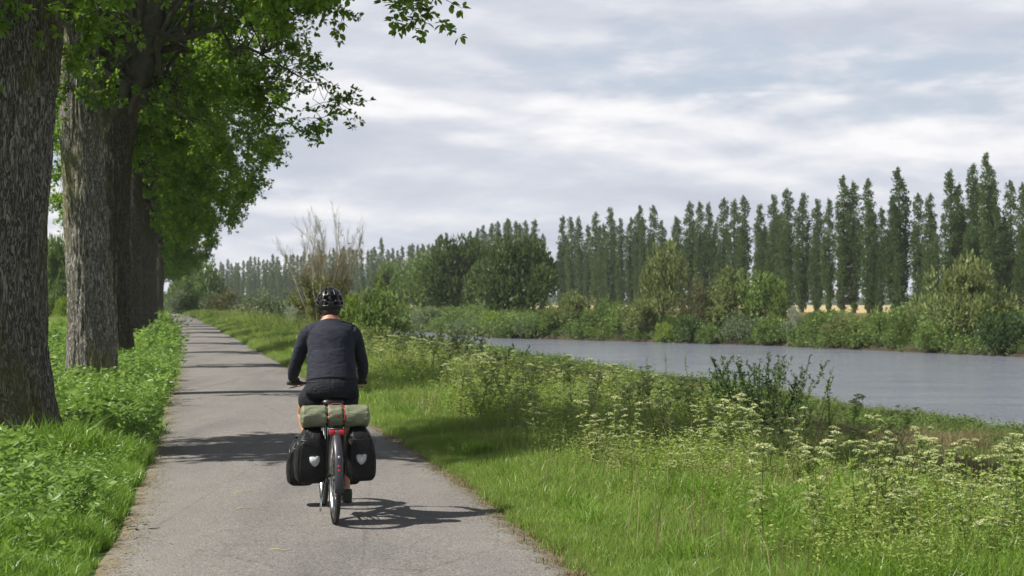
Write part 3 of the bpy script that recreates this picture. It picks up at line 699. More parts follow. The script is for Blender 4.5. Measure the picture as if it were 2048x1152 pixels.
# continuous low scrub along the far waterline
nb = [
 (765, 100, 570, 84, 'green', 'ivy_thicket', 'dark ivy-covered thicket right of the cyclist\'s head'),
 (700, 90, 585, 100, 'bright', 'leafy_bush', 'light green bush between bare tree and dark thicket'),
 (640, 90, 600, 96, 'yellow', 'leafy_bush', 'yellow-green bush at the foot of the bare tree'),
 (588, 44, 612, 112, 'pale', 'silver_bush', 'silvery white bush left of the bare tree, beside the verge'),
 (525, 100, 588, 150, 'grey', 'leafy_bush', 'round grey-green bush left of the bare tree'),
 (570, 60, 600, 160, 'green', 'leafy_bush', 'green bush behind the silvery white one'),
 (462, 80, 583, 185, 'brown', 'brown_bush', 'brownish bush along the far stretch of the path'),
 (425, 60, 592, 215, 'grey', 'leafy_bush', 'small grey-green bush left of the brownish one'),
 (395, 60, 585, 235, 'green', 'leafy_bush', 'green bush near the end of the path'),
 (355, 60, 588, 262, 'grey', 'leafy_bush', 'pale bush above the vanishing end of the path'),
 (402, 90, 534, 330, 'roundl', 'round_tree', 'round light green tree above the end of the path'),
 (362, 70, 548, 345, 'roundl', 'round_tree', 'round tree half hidden by the avenue at the path end'),
 (112, 70, 478, 165, 'roundl', 'field_tree', 'tree across the meadow seen between the first two trunks'),
 (60, 80, 470, 180, 'roundl', 'field_tree', 'tree across the meadow behind the nearest trunk'),
 (165, 80, 490, 190, 'roundl', 'field_tree', 'tree across the meadow behind the second trunk'),
 (220, 70, 520, 230, 'roundl', 'field_tree', 'tree across the meadow behind the third trunk'),
 (130, 60, 592, 120, 'bright', 'leafy_bush', 'low bright hedge bush across the meadow beside the second trunk'),
 (95, 60, 590, 122, 'green', 'leafy_bush', 'low hedge bush across the meadow beside the nearest trunk'),
]
for (px, w, top, Y, kind, name, lab) in nb:
    X = px2x(px, Y); h = CH - (top - HOR) / F * Y - g1(X, Y); wx = w / F * Y * 1.1
    bush(kind, name, lab, X, Y, wx, h)

# the nearly leafless tree
def bare_tree():
    rng = np.random.default_rng(77); root = empty('bare_tree'); B = MB(); LC = []; LD = []
    def grow(p, d, ln, r, lev):
        n = 6; P = [p]; q = p.copy(); dd = d.copy()
        for i in range(n):
            dd = nrm(dd + rng.normal(0, .10, 3) + np.array([0, 0, .05])); q = q + dd * ln / n; P.append(q.copy())
        B.tube(P, list(np.linspace(max(r * .7, .006), max(r * .35, .004), n + 1)), 6 if lev < 2 else 3, caps=False)
        if lev >= 3:
            if q[2] < 3.2 or rng.random() < .02:
                for m_ in range(3 if q[2] < 2.6 else 1): LC.append(P[rng.integers(2, n + 1)] + rng.normal(0, .05, 3)); LD.append(nrm(rng.normal(size=3)) + dd * .5)
        if lev >= 4: return
        for k in range({0: 5, 1: 5, 2: 5, 3: 4}[lev]):
            i = int(rng.integers(1 if lev else 0, n + 1)); a = rng.uniform(0, 6.28); sp = {0: .34, 1: .42, 2: .5, 3: .55}[lev]
            perp = nrm(np.cross(dd, [math.cos(a), math.sin(a), .2])); grow(np.array(P[i]), nrm(dd + perp * sp * rng.uniform(.6, 1.2) + np.array([0, 0, .25])), ln * rng.uniform(.45, .62), r * .5, lev + 1)
    for k in range(11):
        a = 2 * math.pi * k * .618; sp = .12 + .56 * (k / 11) ** .8; grow(np.array([math.cos(a) * .2, math.sin(a) * .2, -.2]), nrm(np.array([math.cos(a) * sp, math.sin(a) * sp, 1])), 3.9 - 1.3 * sp, .085, 0)
    B.build('trunk', 'twig', root)
    C = np.array(LC); D = np.array(LD); s_ = rng.uniform(.10, .2, len(C)); V, Fq = leaf_arrays(C, D, s_, s_ * .6, rng)
    link('crown', new_mesh('crown', V, [Fq], ['leaf_yellow']), root); return root
bt = bare_tree(); Yb = 92.0; Xb = px2x(648, Yb); bt.location = (Xb, Yb, g1(Xb, Yb)); bt['_h'] = 1
del bt['_h']
zmax = max(v.co.z for v in bt.children[0].data.vertices); s_ = (CH + (HOR - 432) / F * Yb - g1(Xb, Yb)) / zmax; bt.scale = (s_ * .80, s_ * .80, s_)
tag(bt, 'nearly leafless many-stemmed tree behind the cyclist\'s helmet', 'tree')

# far wood on the horizon
rng = np.random.default_rng(8); n = 26000
C = np.zeros((n, 3)); C[:, 0] = rng.uniform(-900, 900, n); C[:, 1] = 1150 + rng.normal(0, 8, n) 
hh = 7 + 5 * np.array([mn.noise(Vector((x * .02, 3, 0))) for x in C[:, 0]]) + 3 * np.array([mn.noise(Vector((x * .11, 9, 0))) for x in C[:, 0]])
C[:, 2] = rng.uniform(0, 1, n) * hh; D = rng.normal(size=(n, 3)); V, Fq = leaf_arrays(C, D, 2.6, 2.0, rng)
o = link('far_wood', new_mesh('far_wood', V, [Fq], ['leaf_dark'])); tag(o, 'low wood along the horizon behind the poplars', 'wood', kind='stuff')

# ------------------------------------------------------------------ grass and herbs
def blades(n, rad, h0, h1, w, lean, rng, uni=0.0):
    a = rng.uniform(0, 6.283, n); r = rad * np.sqrt(rng.uniform(0, 1, n)); bx = r * np.cos(a); by = r * np.sin(a)
    h = rng.uniform(h0, h1, n) * (1 - .35 * (r / rad) ** 2); az = rng.uniform(0, 6.283, n); ln = h * rng.uniform(.1, 1, n) * lean
    dx = np.cos(az) * ln + uni * h; dy = np.sin(az) * ln; fx = rng.uniform(0, 6.283, n); sx = np.cos(fx) * w / 2; sy = np.sin(fx) * w / 2; z = np.zeros(n)
    P = [(bx - sx, by - sy, z - .03), (bx + sx, by + sy, z - .03), (bx - sx * .85 + dx * .32, by - sy * .85 + dy * .32, h * .6), (bx + sx * .85 + dx * .32, by + sy * .85 + dy * .32, h * .6), (bx + dx, by + dy, h - ln * .25)]
    V = np.stack([np.stack(p, 1) for p in P], 1).reshape(-1, 3); b = (np.arange(n) * 5)[:, None]
    return V, [b + [0, 1, 3, 2], b + [2, 3, 4]]
rng = np.random.default_rng(12)
def src(name, V, Fs, mat): return bpy.data.objects.new(name, new_mesh(name, V, Fs, [mat]))     # instanced only, never linked itself
def weed_src(seed, n, h, rad, leaf, mat, narrow=.45, six=True):
    rg = np.random.default_rng(seed); C = []; D = []
    for s_ in range(n):
        a = rg.uniform(0, 6.283); r = rad * rg.uniform(0, 1) ** .5; hh = h * rg.uniform(.5, 1); lx, ly = rg.normal(0, .12, 2)
        for k in range(9):
            t = (k + 1) / 9; z = hh * t; p = np.array([math.cos(a) * r + lx * t, math.sin(a) * r + ly * t, z])
            for q in range(2):
                b = rg.uniform(0, 6.283); C.append(p); D.append([math.cos(b), math.sin(b), rg.uniform(-.1, .7)])
    C = np.array(C); D = np.array(D); s = rg.uniform(.6, 1.2, len(C)) * leaf
    return leaf_arrays(C, D, s, s * narrow, rg, .12, six=six)
def blade_srcs(nm, mat, *a, k=3, uni=0.0):
    return [src(nm, *blades(*a, rng, uni), mat) for _ in range(k)]
SRC = {
 'short': blade_srcs('grass_clump', 'grass_short', 460, .30, .08, .24, .006, .75),
 'long': blade_srcs('grass_clump', 'grass_long', 150, .17, .16, .36, .009, .9),
 'bank': blade_srcs('grass_clump', 'grass_bank', 240, .42, .12, .30, .012, .8, uni=.12),
 'straw': blade_srcs('grass_clump', 'grass_straw', 200, .42, .22, .48, .010, .6, uni=.25),
 'dry': blade_srcs('grass_clump', 'grass_straw', 60, .10, .02, .06, .006, 1.6),
}
SRC['stalk'] = blade_srcs('grass_clump', 'grass_straw', 9, .22, .38, .75, .005, .35, uni=.06)
SRC['weed'] = [src('weed_clump', *(lambda t: (t[0], [t[1]]))(weed_src(60 + k, 13, .34, .20, .062, 'weed_leaf', .34)), 'weed_leaf') for k in range(3)]
SRC['herb'] = [src('weed_clump', *(lambda t: (t[0], [t[1]]))(weed_src(70 + k, 30, .62, .30, .036, 'parsley_leaf', .30)), 'parsley_leaf') for k in range(3)]
SRC['bankleaf'] = [src('weed_clump', *(lambda t: (t[0], [t[1]]))(weed_src(80 + k, 22, .42, .36, .062, 'leaf_green', .42)), 'leaf_green') for k in range(3)]

def scatter(name, label, cat, P, sc, rot, kinds, srcs, tilt=.12):
    """one object: instances of small clumps on its vertices"""
    P = np.array(P); me = bpy.data.meshes.new(name); me.vertices.add(len(P)); me.vertices.foreach_set('co', P.astype(np.float32).ravel())
    for nm, val in (('sc', sc), ('rz', rot), ('kd', kinds)):
        a_ = me.attributes.new(nm, 'FLOAT', 'POINT'); a_.data.foreach_set('value', np.asarray(val, np.float32))
    o = link(name, me); gn = bpy.data.node_groups.new(name, 'GeometryNodeTree')
    gn.interface.new_socket('Geometry', in_out='INPUT', socket_type='NodeSocketGeometry'); gn.interface.new_socket('Geometry', in_out='OUTPUT', socket_type='NodeSocketGeometry')
    gi = gn.nodes.new('NodeGroupInput'); go = gn.nodes.new('NodeGroupOutput'); jn = gn.nodes.new('GeometryNodeJoinGeometry')
    def attr(nm):
        a_ = gn.nodes.new('GeometryNodeInputNamedAttribute'); a_.data_type = 'FLOAT'; a_.inputs['Name'].default_value = nm; return a_.outputs['Attribute']
    sc_, rz_, kd_ = attr('sc'), attr('rz'), attr('kd')
    cb = gn.nodes.new('ShaderNodeCombineXYZ'); gn.links.new(rz_, cb.inputs[2])
    rv = gn.nodes.new('FunctionNodeRandomValue'); rv.data_type = 'FLOAT_VECTOR'; rv.inputs[0].default_value = (-tilt, -tilt, 0); rv.inputs[1].default_value = (tilt, tilt, 0)
    ad = gn.nodes.new('ShaderNodeVectorMath'); ad.operation = 'ADD'; gn.links.new(cb.outputs[0], ad.inputs[0]); gn.links.new(rv.outputs[0], ad.inputs[1])
    e2r = gn.nodes.new('FunctionNodeEulerToRotation'); gn.links.new(ad.outputs[0], e2r.inputs[0])
    for k, so in enumerate(srcs):
        oi = gn.nodes.new('GeometryNodeObjectInfo'); oi.inputs[0].default_value = so
        cp = gn.nodes.new('FunctionNodeCompare'); cp.data_type = 'FLOAT'; cp.operation = 'EQUAL'; gn.links.new(kd_, cp.inputs[0]); cp.inputs[1].default_value = k; cp.inputs['Epsilon'].default_value = .1
        ip = gn.nodes.new('GeometryNodeInstanceOnPoints'); gn.links.new(gi.outputs[0], ip.inputs['Points']); gn.links.new(oi.outputs['Geometry'], ip.inputs['Instance'])
        gn.links.new(cp.outputs[0], ip.inputs['Selection']); gn.links.new(e2r.outputs[0], ip.inputs['Rotation']); gn.links.new(sc_, ip.inputs['Scale']); gn.links.new(ip.outputs[0], jn.inputs[0])
    gn.links.new(jn.outputs[0], go.inputs[0]); md = o.modifiers.new('scatter', 'NODES'); md.node_group = gn
    tag(o, label, cat, kind='stuff'); return o
def zonepts(u0, u1, bands, dens=None, margin=2.0):
    """jittered grid in (u, Y); bands: (Y0, Y1, step, scale)"""
    P = []; S_ = []
    for (Y0, Y1, st, sc) in bands:
        yv = np.arange(Y0, Y1, st); uv = np.arange(u0, u1, st)
        Yg, Ug = np.meshgrid(yv, uv); Yg = Yg.ravel() + rng.uniform(-.5, .5, Yg.size) * st; Ug = np.clip(Ug.ravel() + rng.uniform(-.5, .5, Ug.size) * st, u0, u1)
        X = Xc(Yg) + Ug; k = np.abs(X) < .345 * Yg + margin
        if dens is not None: k &= rng.uniform(0, 1, len(X)) < dens(Ug, Yg, X)
        P.append(np.stack([X, Yg, gz(X, Yg), Ug], 1)[k]); S_.append(np.full(k.sum(), sc))
    return np.concatenate(P), np.concatenate(S_)
def nz(x, y, s, o=0): return np.array([mn.noise(Vector((a * s, b * s, o))) for a, b in zip(x, y)])
def do(name, label, cat, PS, srcs, var=.25, mod=None, tilt=.12):
    P, sc = PS; sc = sc * rng.uniform(1 - var, 1 + var, len(sc))
    if mod is not None: sc = sc * np.maximum(mod(P), .42)
    scatter(name, label, cat, P[:, :3], sc, rng.uniform(0, 6.283, len(sc)), rng.integers(0, len(srcs), len(sc)), srcs, tilt)

do('short_grass', 'short bright grass on the verge right of the path', 'grass',
   zonepts(1.62, 5.0, [(8.3, 22, .17, 1.0), (22, 45, .30, 1.35), (45, 110, .7, 2.0), (110, 215, 1.6, 3.2)]), SRC['short'],
   mod=lambda P: (.50 + .62 * np.clip((P[:, 3] - 1.5) / 1.2, 0, 1)) * (1 + .8 * nz(P[:, 0], P[:, 1], .9)))
do('tall_verge_grass', 'taller grass tufts standing in the short verge grass on the right', 'grass',
   zonepts(2.0, 4.6, [(8.3, 24, .30, .75), (24, 60, .5, 1.0)], dens=lambda u, y, x: np.clip(.35 + 1.6 * nz(x, y, .8, 14), 0, 1)), SRC['long'], .35)
do('dry_grass', 'dry yellow grass fringe along the right edge of the path', 'grass',
   zonepts(1.46, 1.74, [(8.3, 22, .07, 1.0), (22, 60, .16, 1.3)], dens=lambda u, y, x: np.full(len(u), .35)), SRC['dry'], .4)
do('verge_grass', 'long lush grass on the left verge under the avenue trees', 'grass',
   zonepts(-7.5, -1.56, [(8.3, 20, .15, 1.0), (20, 40, .24, 1.2), (40, 90, .55, 1.7), (90, 215, 1.5, 2.4)]), SRC['long'],
   mod=lambda P: (.52 + .5 * np.clip((-P[:, 3] - 1.5) / .8, 0, 1)) * (1 + 1.1 * nz(P[:, 0], P[:, 1], .8)))
do('verge_weeds', 'broad-leaved weeds and nettles among the left verge grass', 'weeds',
   zonepts(-6.5, -1.75, [(8.3, 20, .26, 1.0), (20, 40, .42, 1.35), (40, 100, .9, 1.9)], dens=lambda u, y, x: np.clip(.62 + 1.6 * nz(x, y, .55, 4), .12, 1)), SRC['weed'],
   mod=lambda P: 1.05 + 1.0 * nz(P[:, 0], P[:, 1], .6, 2))
do('seed_stalks', 'pale seeding grass stalks scattered through the right verge', 'grass',
   zonepts(2.2, 8.5, [(8.6, 24, .42, 1.0), (24, 60, .8, 1.2)], dens=lambda u, y, x: np.clip(.5 + 1.4 * nz(x, y, .5, 41), .05, 1)), SRC['stalk'], .35)
do('seed_stalks', 'pale seeding grass stalks between the avenue trunks', 'grass',
   zonepts(-6.5, -2.4, [(14, 45, .5, .8)], dens=lambda u, y, x: np.clip(.25 + 1.6 * nz(x, y, .4, 51), 0, 1)), SRC['stalk'], .35)
do('meadow_grass', 'mown bright green meadow beyond the left trees', 'grass',
   zonepts(-32, -7.5, [(14, 60, .75, 1.9), (60, 130, 1.8, 3.4)]), SRC['short'])
do('mixed_grass', 'taller grass among the flowering weeds on the right verge', 'grass',
   zonepts(3.0, 7.2, [(8.3, 22, .20, 1.0), (22, 50, .36, 1.3), (50, 110, .8, 1.9)]), SRC['long'], mod=lambda P: 1.0 + .5 * nz(P[:, 0], P[:, 1], .7, 6))
def herbd(u, y, x): return np.clip(.62 + 1.3 * nz(x, y, .45, 11), .08, 1) * np.clip((u - 2.5) / .8, 0, 1) * np.clip((7.2 - u) / 1.0, .03, 1)
do('verge_undergrowth', 'yellow-green leafy undergrowth among the flowering plants on the right', 'undergrowth',
   zonepts(2.55, 9.5, [(8.6, 22, .25, .95), (22, 50, .42, 1.15), (50, 160, .95, 1.7)], dens=herbd), SRC['herb'], mod=lambda P: np.where(P[:, 1] < 18, .72, .95) * (1 + .5 * nz(P[:, 0], P[:, 1], .6, 8)))
do('bank_grass', 'green grass covering the near river bank', 'grass',
   zonepts(7, 18.0, [(10, 40, .40, 1.0), (40, 80, .62, 1.3), (80, 150, 1.2, 1.8)]), SRC['bank'], mod=lambda P: 1 + .5 * nz(P[:, 0], P[:, 1], .4, 3))
do('straw_grass', 'pale straw-coloured grass patches on the near bank', 'grass',
   zonepts(8.5, 15.5, [(12, 70, .42, .95)], dens=lambda u, y, x: np.clip(nz(x, y, .22, 21) * 3.2, 0, 1)), SRC['straw'])
do('bank_herbs', 'dark leafy growth along the crest of the near bank', 'undergrowth',
   zonepts(13.5, 18.6, [(20, 50, .42, 1.0), (50, 110, .8, 1.5)], dens=lambda u, y, x: np.clip(.55 + .9 * nz(x, y, .3, 31), .1, 1)), SRC['bankleaf'], mod=lambda P: .78 + .5 * nz(P[:, 0], P[:, 1], .5, 5))
# litter on the edges of the asphalt
def litter_src(seed):
    rg = np.random.default_rng(seed); n = 7; C = np.column_stack([rg.uniform(-.05, .05, n), rg.uniform(-.05, .05, n), rg.uniform(.004, .01, n)]); D = np.column_stack([rg.normal(size=n), rg.normal(size=n), rg.normal(0, .12, n)])
    V, Fq = leaf_arrays(C, D, rg.uniform(.012, .035, n), rg.uniform(.004, .012, n), rg, .1, nhint=np.tile([0, 0, 3.], (n, 1))); return V, [Fq]
LS = [src('litter', *litter_src(90 + k), 'grass_straw') for k in range(3)]
P = []
for k in range(2600):
    y = rng.uniform(8.6, 40); e = abs(rng.normal(0, .13)); sd_ = rng.choice((-1, 1)); u = sd_ * (1.46 - e) if rng.random() < .96 else rng.uniform(-1.3, 1.3); P.append((float(Xc(y)) + u, y, .03))
scatter('leaf_litter', 'dry bits of leaf and straw scattered along the path edges', 'litter', P, rng.uniform(.6, 1.3, len(P)), rng.uniform(0, 6.28, len(P)), rng.integers(0, 3, len(P)), LS, .02)
# far bank ground cover
P = []
for y in np.arange(92, 300, 1.0):
    for v in np.arange(.5, 9.0, 1.0):
        P.append((Xf(y) + v + rng.uniform(-.4, .4), y + rng.uniform(-.5, .5)))
P = np.array(P); P = P[np.abs(P[:, 0]) < .36 * P[:, 1] + 3]; z = gz(P[:, 0], P[:, 1])
nsc = 1 + 1.1 * nz(P[:, 0], P[:, 1], .13, 7)
scatter('far_bank_scrub', 'low mixed scrub and nettles covering the far bank', 'undergrowth', np.column_stack([P, z]), nsc * np.where(rng.uniform(0, 1, len(P)) < .5, 1.0, 1.6) * rng.uniform(1.3, 2.3, len(P)), rng.uniform(0, 6.28, len(P)), rng.integers(0, 3, len(P)), SRC['bankleaf'])
# golden grain stubble beyond the far bank
P = []
for k in range(9000):
    y = rng.uniform(95, 420); v = rng.uniform(8, 60); P.append((Xf(y) + v, y))
P = np.array(P); P = P[np.abs(P[:, 0]) < .36 * P[:, 1] + 3]
scatter('golden_field_grass', 'golden dry grass of the field under the poplars', 'grass', np.column_stack([P, gz(P[:, 0], P[:, 1])]), rng.uniform(.8, 1.5, len(P)), rng.uniform(0, 6.28, len(P)), rng.integers(0, 3, len(P)), SRC['straw'])

# flowering umbel plants, each one a plant of its own
def umbel_mesh(seed):
    rg = np.random.default_rng(seed); C = []; D = []; sz = []; VV = []; FF = []
    B = MB()
    for k in range(15):
        a = 2 * math.pi * k * .618; rr = (k / 15) ** .5 * rg.uniform(.8, 1.1); e = np.array([math.cos(a) * rr, math.sin(a) * rr, .75 - rr * rr * .35]); B.tube([(0, 0, 0), e], [.03, .018], 3, caps=False)
        for q in range(9): b = rg.uniform(0, 6.28); C.append(e + [0, 0, .02]); D.append([math.cos(b), math.sin(b), rg.uniform(.1, 1.1)]); sz.append(rg.uniform(.2, .34))
    C = np.array(C); V, Fq = leaf_arrays(C, np.array(D), np.array(sz), np.array(sz) * .8, rg, .1)
    Vs = np.concatenate(B.v); F4 = np.concatenate([f for f in B.f if f.shape[1] == 4])
    return new_mesh('flower_head', np.concatenate([V, Vs]), [Fq, F4 + len(V)], ['umbel', 'stem_green'], mi=[0] * len(Fq) + [1] * len(F4))
UMB = [umbel_mesh(300 + k) for k in range(3)]
def parsley(seed, h=1.0):
    rg = np.random.default_rng(seed); root = empty('umbel_plant'); B = MB(); FC = []; FD = []; FS = []; LC = []; LD = []
    UM = []
    def umbel(p, ax, r): UM.append((p, r))
    nst = rg.integers(1, 3)
    for s_ in range(nst):
        lx, ly = rg.normal(0, .13, 2); x0, y0 = rg.normal(0, .05, 2); hh = h * (1 if s_ == 0 else rg.uniform(.7, .95)); P = [np.array([x0 + lx * t * t, y0 + ly * t * t, hh * t - .04]) for t in np.linspace(0, 1, 7)]
        B.tube(P, list(np.linspace(.006, .0025, 7)), 5, caps=False); umbel(P[-1], np.zeros(3), rg.uniform(.046, .07))
        for k in range(8):
            i = int(rg.integers(2, 6)); a = rg.uniform(0, 6.28); L_ = rg.uniform(.14, .34) * (1.2 - i / 8); p = P[i]; e = p + np.array([math.cos(a) * L_ * .55, math.sin(a) * L_ * .55, L_])
            B.tube([p, (p + e) / 2 + [math.cos(a) * .02, math.sin(a) * .02, -.02], e], [.0035, .0025, .0018], 4, caps=False); umbel(e, np.zeros(3), rg.uniform(.03, .052))
            for q in range(9): LC.append(p + (e - p) * rg.uniform(0, .7)); LD.append(rg.normal(size=3) * [1, 1, .4] + [0, 0, .2])
        for k in range(40): t = rg.uniform(.08, .8); i = int(t * 6); LC.append(P[i] + rg.normal(0, .045, 3)); LD.append(rg.normal(size=3) * [1, 1, .4])
    B.build('stem', 'stem_green' if seed % 3 else 'stem_dark', root)
    C = np.array(LC); s = rg.uniform(.03, .075, len(C)); V, Fq = leaf_arrays(C, np.array(LD), s, s * .38, rg, .1); link('foliage', new_mesh('foliage', V, [Fq], ['parsley_leaf']), root)
    for (p, r) in UM:
        f_ = link('flower_head', UMB[int(rg.integers(0, 3))], root, tuple(p)); f_.scale = (r, r, r); f_.rotation_euler = (rg.normal(0, .2), rg.normal(0, .2), rg.uniform(0, 6.28))
    return root
PP = [parsley(200 + k) for k in range(6)]; first = [True] * 6
rq = random.Random(44); pts = []
tries = 0
while len(pts) < 298 and tries < 9000:
    tries += 1; y = 9.3 + 50 * rq.random() ** 1.75; u = 2.75 + 4.4 * rq.random() ** 1.15; x = float(Xc(y)) + u
    if abs(x) > .345 * y + .2: continue
    if y < 13 and u < 3.6 and rq.random() < .7: continue
    if mn.noise(Vector((x * .5, y * .3, 2))) < -.22: continue
    pts.append((x, y, u))
for (x, y, u) in pts:
    k = rq.randrange(6); s_ = rq.uniform(.50, 1.04) * (1.0 if y > 16 else .84); args = ((x, y, g1(x, y)), rq.uniform(0, 6.28), (s_ * 1.05, s_ * 1.05, s_))
    lab = 'white umbel-flowered plant in the tall growth right of the path'; gp = 'flowering umbel plants on the right verge'
    if first[k]: first[k] = False; c = PP[k]; c.location, c.scale = args[0], args[2]; c.rotation_euler = (0, 0, args[1]); tag(c, lab, 'plant', gp)
    else: copy_tree(PP[k], *args, lab, 'plant', gp)

# upright shrubs on the near bank
def shrub(name, label, px, Y, top, seed, nst, spread, leafmat, leaf, dens, stemmat='stem_dark', base_r=.3):
    dens *= 2
    rg = np.random.default_rng(seed); X = px2x(px, Y); z = g1(X, Y); root = empty(name, (X, Y, z)); h = CH - (top - HOR) / F * Y - z; B = MB(); C = []; D = []
    for k in range(nst):
        a = rg.uniform(0, 6.28); hh = h * rg.uniform(.5, 1) if k else h; sp = spread * rg.uniform(.1, 1) ** .8 * (hh / h) ** .3
        x0, y0 = math.cos(a) * base_r * rg.uniform(0, 1), math.sin(a) * base_r * rg.uniform(0, 1)
        if k == 0: sp *= .1
        P = [np.array([x0 + math.cos(a) * sp * t ** 1.2, y0 + math.sin(a) * sp * t ** 1.2, hh * t - .05]) + rg.normal(0, .012, 3) for t in np.linspace(0, 1, 8)]
        B.tube(P, list(np.linspace(.011, .003, 8)), 4, caps=False)
        for i in range(1, 8):
            if rg.random() < .5 and i < 7:
                b = rg.uniform(0, 6.28); e = P[i] + np.array([math.cos(b) * .16, math.sin(b) * .16, .2]); B.tube([P[i], e], [.005, .002], 3, caps=False)
                for q in range(dens): C.append(P[i] + (e - P[i]) * rg.uniform(.2, 1.05)); D.append(rg.normal(size=3) + [0, 0, .8])
            for q in range(dens): t = rg.uniform(0, 1); C.append(P[i - 1] * t + P[i] * (1 - t)); D.append(rg.normal(size=3) + [0, 0, .8])
    B.build('stem', stemmat, root); C = np.array(C); s = rg.uniform(.6, 1.2, len(C)) * leaf * .62; V, Fq = leaf_arrays(C, np.array(D), s, s * .36, rg, .1, six=True)
    link('foliage', new_mesh('foliage', V, [Fq], [leafmat]), root); tag(root, label, 'bush'); return root
shrub('willow_shrub', 'dark upright young willow shrub standing out against the river', 1518, 26, 700, 5, 46, .95, 'leaf_dark', .10, 9, base_r=.6)
shrub('willow_shrub', 'short dark shrub with one leaning stem left of the upright willow shrub', 1450, 27, 738, 6, 16, .5, 'leaf_dark', .10, 8, base_r=.35)
shrub('willow_shrub', 'lighter green young shrub right of the dark upright one', 1585, 25, 722, 7, 16, .45, 'leaf_green', .09, 6, base_r=.4)
shrub('tall_weed', 'tall single-stemmed weed against the river, right of the shrubs', 1662, 17, 748, 8, 2, .12, 'weed_leaf', .07, 4, base_r=.05)
shrub('tall_weed', 'tall leafy weed sticking up against the river left of the shrubs', 1366, 22, 694, 9, 3, .2, 'leaf_bright', .07, 4, 'stem_green', base_r=.1)
shrub('tall_weed', 'middle one of the light weeds standing against the river', 1322, 24, 702, 10, 3, .2, 'leaf_willow', .07, 4, 'stem_green', base_r=.1)
shrub('tall_weed', 'leftmost light weed standing against the river', 1288, 25, 704, 14, 3, .2, 'leaf_green', .07, 4, 'stem_green', base_r=.1)
shrub('willow_shrub', 'small dark shrub left end of the visible river among the flowers', 1012, 40, 684, 11, 12, .5, 'leaf_dark', .12, 6, base_r=.4)
shrub('willow_shrub', 'pale grey-leaved shrub at the left end of the visible river', 905, 60, 640, 12, 30, 1.6, 'leaf_grey', .22, 6, base_r=1.2)
shrub('willow_shrub', 'straw-green reedy shrub right of the cyclist\'s shoulder', 845, 50, 655, 13, 34, 1.3, 'leaf_willow', .18, 6, base_r=1.0)
for k, (px, Y, top, lab) in enumerate([(1590, 13.2, 808, 'tall umbel plant with yellowish heads standing in front of the river bank'), (1958, 12.0, 930, 'dark-stemmed umbel plant third from the right edge'), (1880, 11.2, 925, 'dark-stemmed umbel plant leaning left near the right edge'), (2040, 11.5, 960, 'dark-stemmed umbel plant cut by the right edge'), (1790, 10.6, 948, 'dark bare-stemmed umbel plant in the lower right corner'), (1640, 10.2, 950, 'dark-stemmed umbel plant in front of the pale flower mass')]):
    X = px2x(px, Y); z = g1(X, Y); h = CH - (top - HOR) / F * Y - z; c = parsley(3 * (110 + k), 1.0); c.location = (X, Y, z); c.scale = (h * .85, h * .85, h * .96); tag(c, lab, 'plant')

# dry stalks lying on the asphalt
DS = MB(); DS.tube([(-.09, 0, .004), (-.02, .01, .008), (.05, -.005, .006), (.1, .012, .004)], [.003, .004, .003, .002], 5); ds = DS.build('dry_stalk', simple('dry_straw', (.42, .36, .18), .8), None)
stalks = [(478, 994, 'leftmost dry stalk lying near the middle of the path'), (488, 1026, 'dry stalk just below the middle one on the path'), (300, 952, 'dry stalk by the left edge below the first long shadow'), (285, 985, 'short dry stalk further down the left path edge'), (1010, 1068, 'dry stalk at the right path edge beyond the bicycle shadow'), (360, 770, 'small dry leaf stalk far up the path on the left'), (560, 1110, 'dry stalk close to the camera, lower middle of the path')]
for k, (px, py, lab) in enumerate(stalks):
    Y = CH * F / (py - HOR); o = ds if k == 0 else ds.copy()
    if k: COL.objects.link(o)
    o.location = (px2x(px, Y), Y, .036); o.rotation_euler = (0, 0, rq.uniform(-.3, .3)); o.scale = (rq.uniform(.6, 1),) * 3; tag(o, lab, 'stalk')

# ------------------------------------------------------------------ bicycle, luggage, rider
BX, BY, BR = px2x(670, 11.35), 11.35, R(11.6)
MT['frame'] = simple('frame_paint', (0.018, 0.018, 0.020), 0.3, 0.0, 0.6)
MT['steel'] = simple('steel', (0.55, 0.55, 0.56), 0.3, 1.0)
MT['alu_dark'] = simple('alu_dark', (0.10, 0.10, 0.105), 0.4, 0.9)
MT['rubber'] = simple('rubber', (0.028, 0.027, 0.026), 0.75, nscale=60, var=.3, bump=.3)
MT['guard'] = simple('guard', (0.045, 0.045, 0.055), 0.35, 0.2, 0.6)
MT['saddle'] = simple('saddle', (0.016, 0.016, 0.017), 0.38, 0, 0.5, bump=.2)
MT['red'] = simple('red_lens', (0.55, 0.012, 0.015), 0.15, 0, 0.7)
MT['greyl'] = simple('grey_lens', (0.16, 0.19, 0.19), 0.2, 0, 0.6)
MT['redcord'] = simple('red_cord', (0.30, 0.03, 0.03), 0.7)
MT['reflect'] = simple('reflector', (0.52, 0.53, 0.56), 0.45, 0.1, 0.5, nscale=300, var=.2)
def fabric(name, col, rough, folds, fscale, spec=.4, vs=(1, 1, 1), weave=900, wv=.12):
    t = NT(name); v = t.obj(); a = t.noise(t.mapv(v, vs), fscale, 4, .55, .8); b = t.noise(v, weave, 1); c3 = t.noise(v, 12, 3)
    col_ = t.ramp(c3, [(.3, tuple(x * .85 for x in col)), (.7, tuple(x * 1.15 for x in col))])
    h = t.math('ADD', a, t.math('MULTIPLY', b, .04))
    t.bsdf(col_, rough, 0, spec, t.bump(h, folds, .03)); return t.m
MT['pannier'] = fabric('pannier_fabric', (0.0045, 0.0045, 0.005), .5, .5, 9, .3)
MT['roll'] = fabric('roll_fabric', (0.165, 0.182, 0.115), .5, .55, 14, .4, (.5, 1.6, 1.6))
MT['jersey'] = fabric('jersey_fabric', (0.024, 0.026, 0.038), .85, .45, 8, .25, (.7, 1, 2.3))
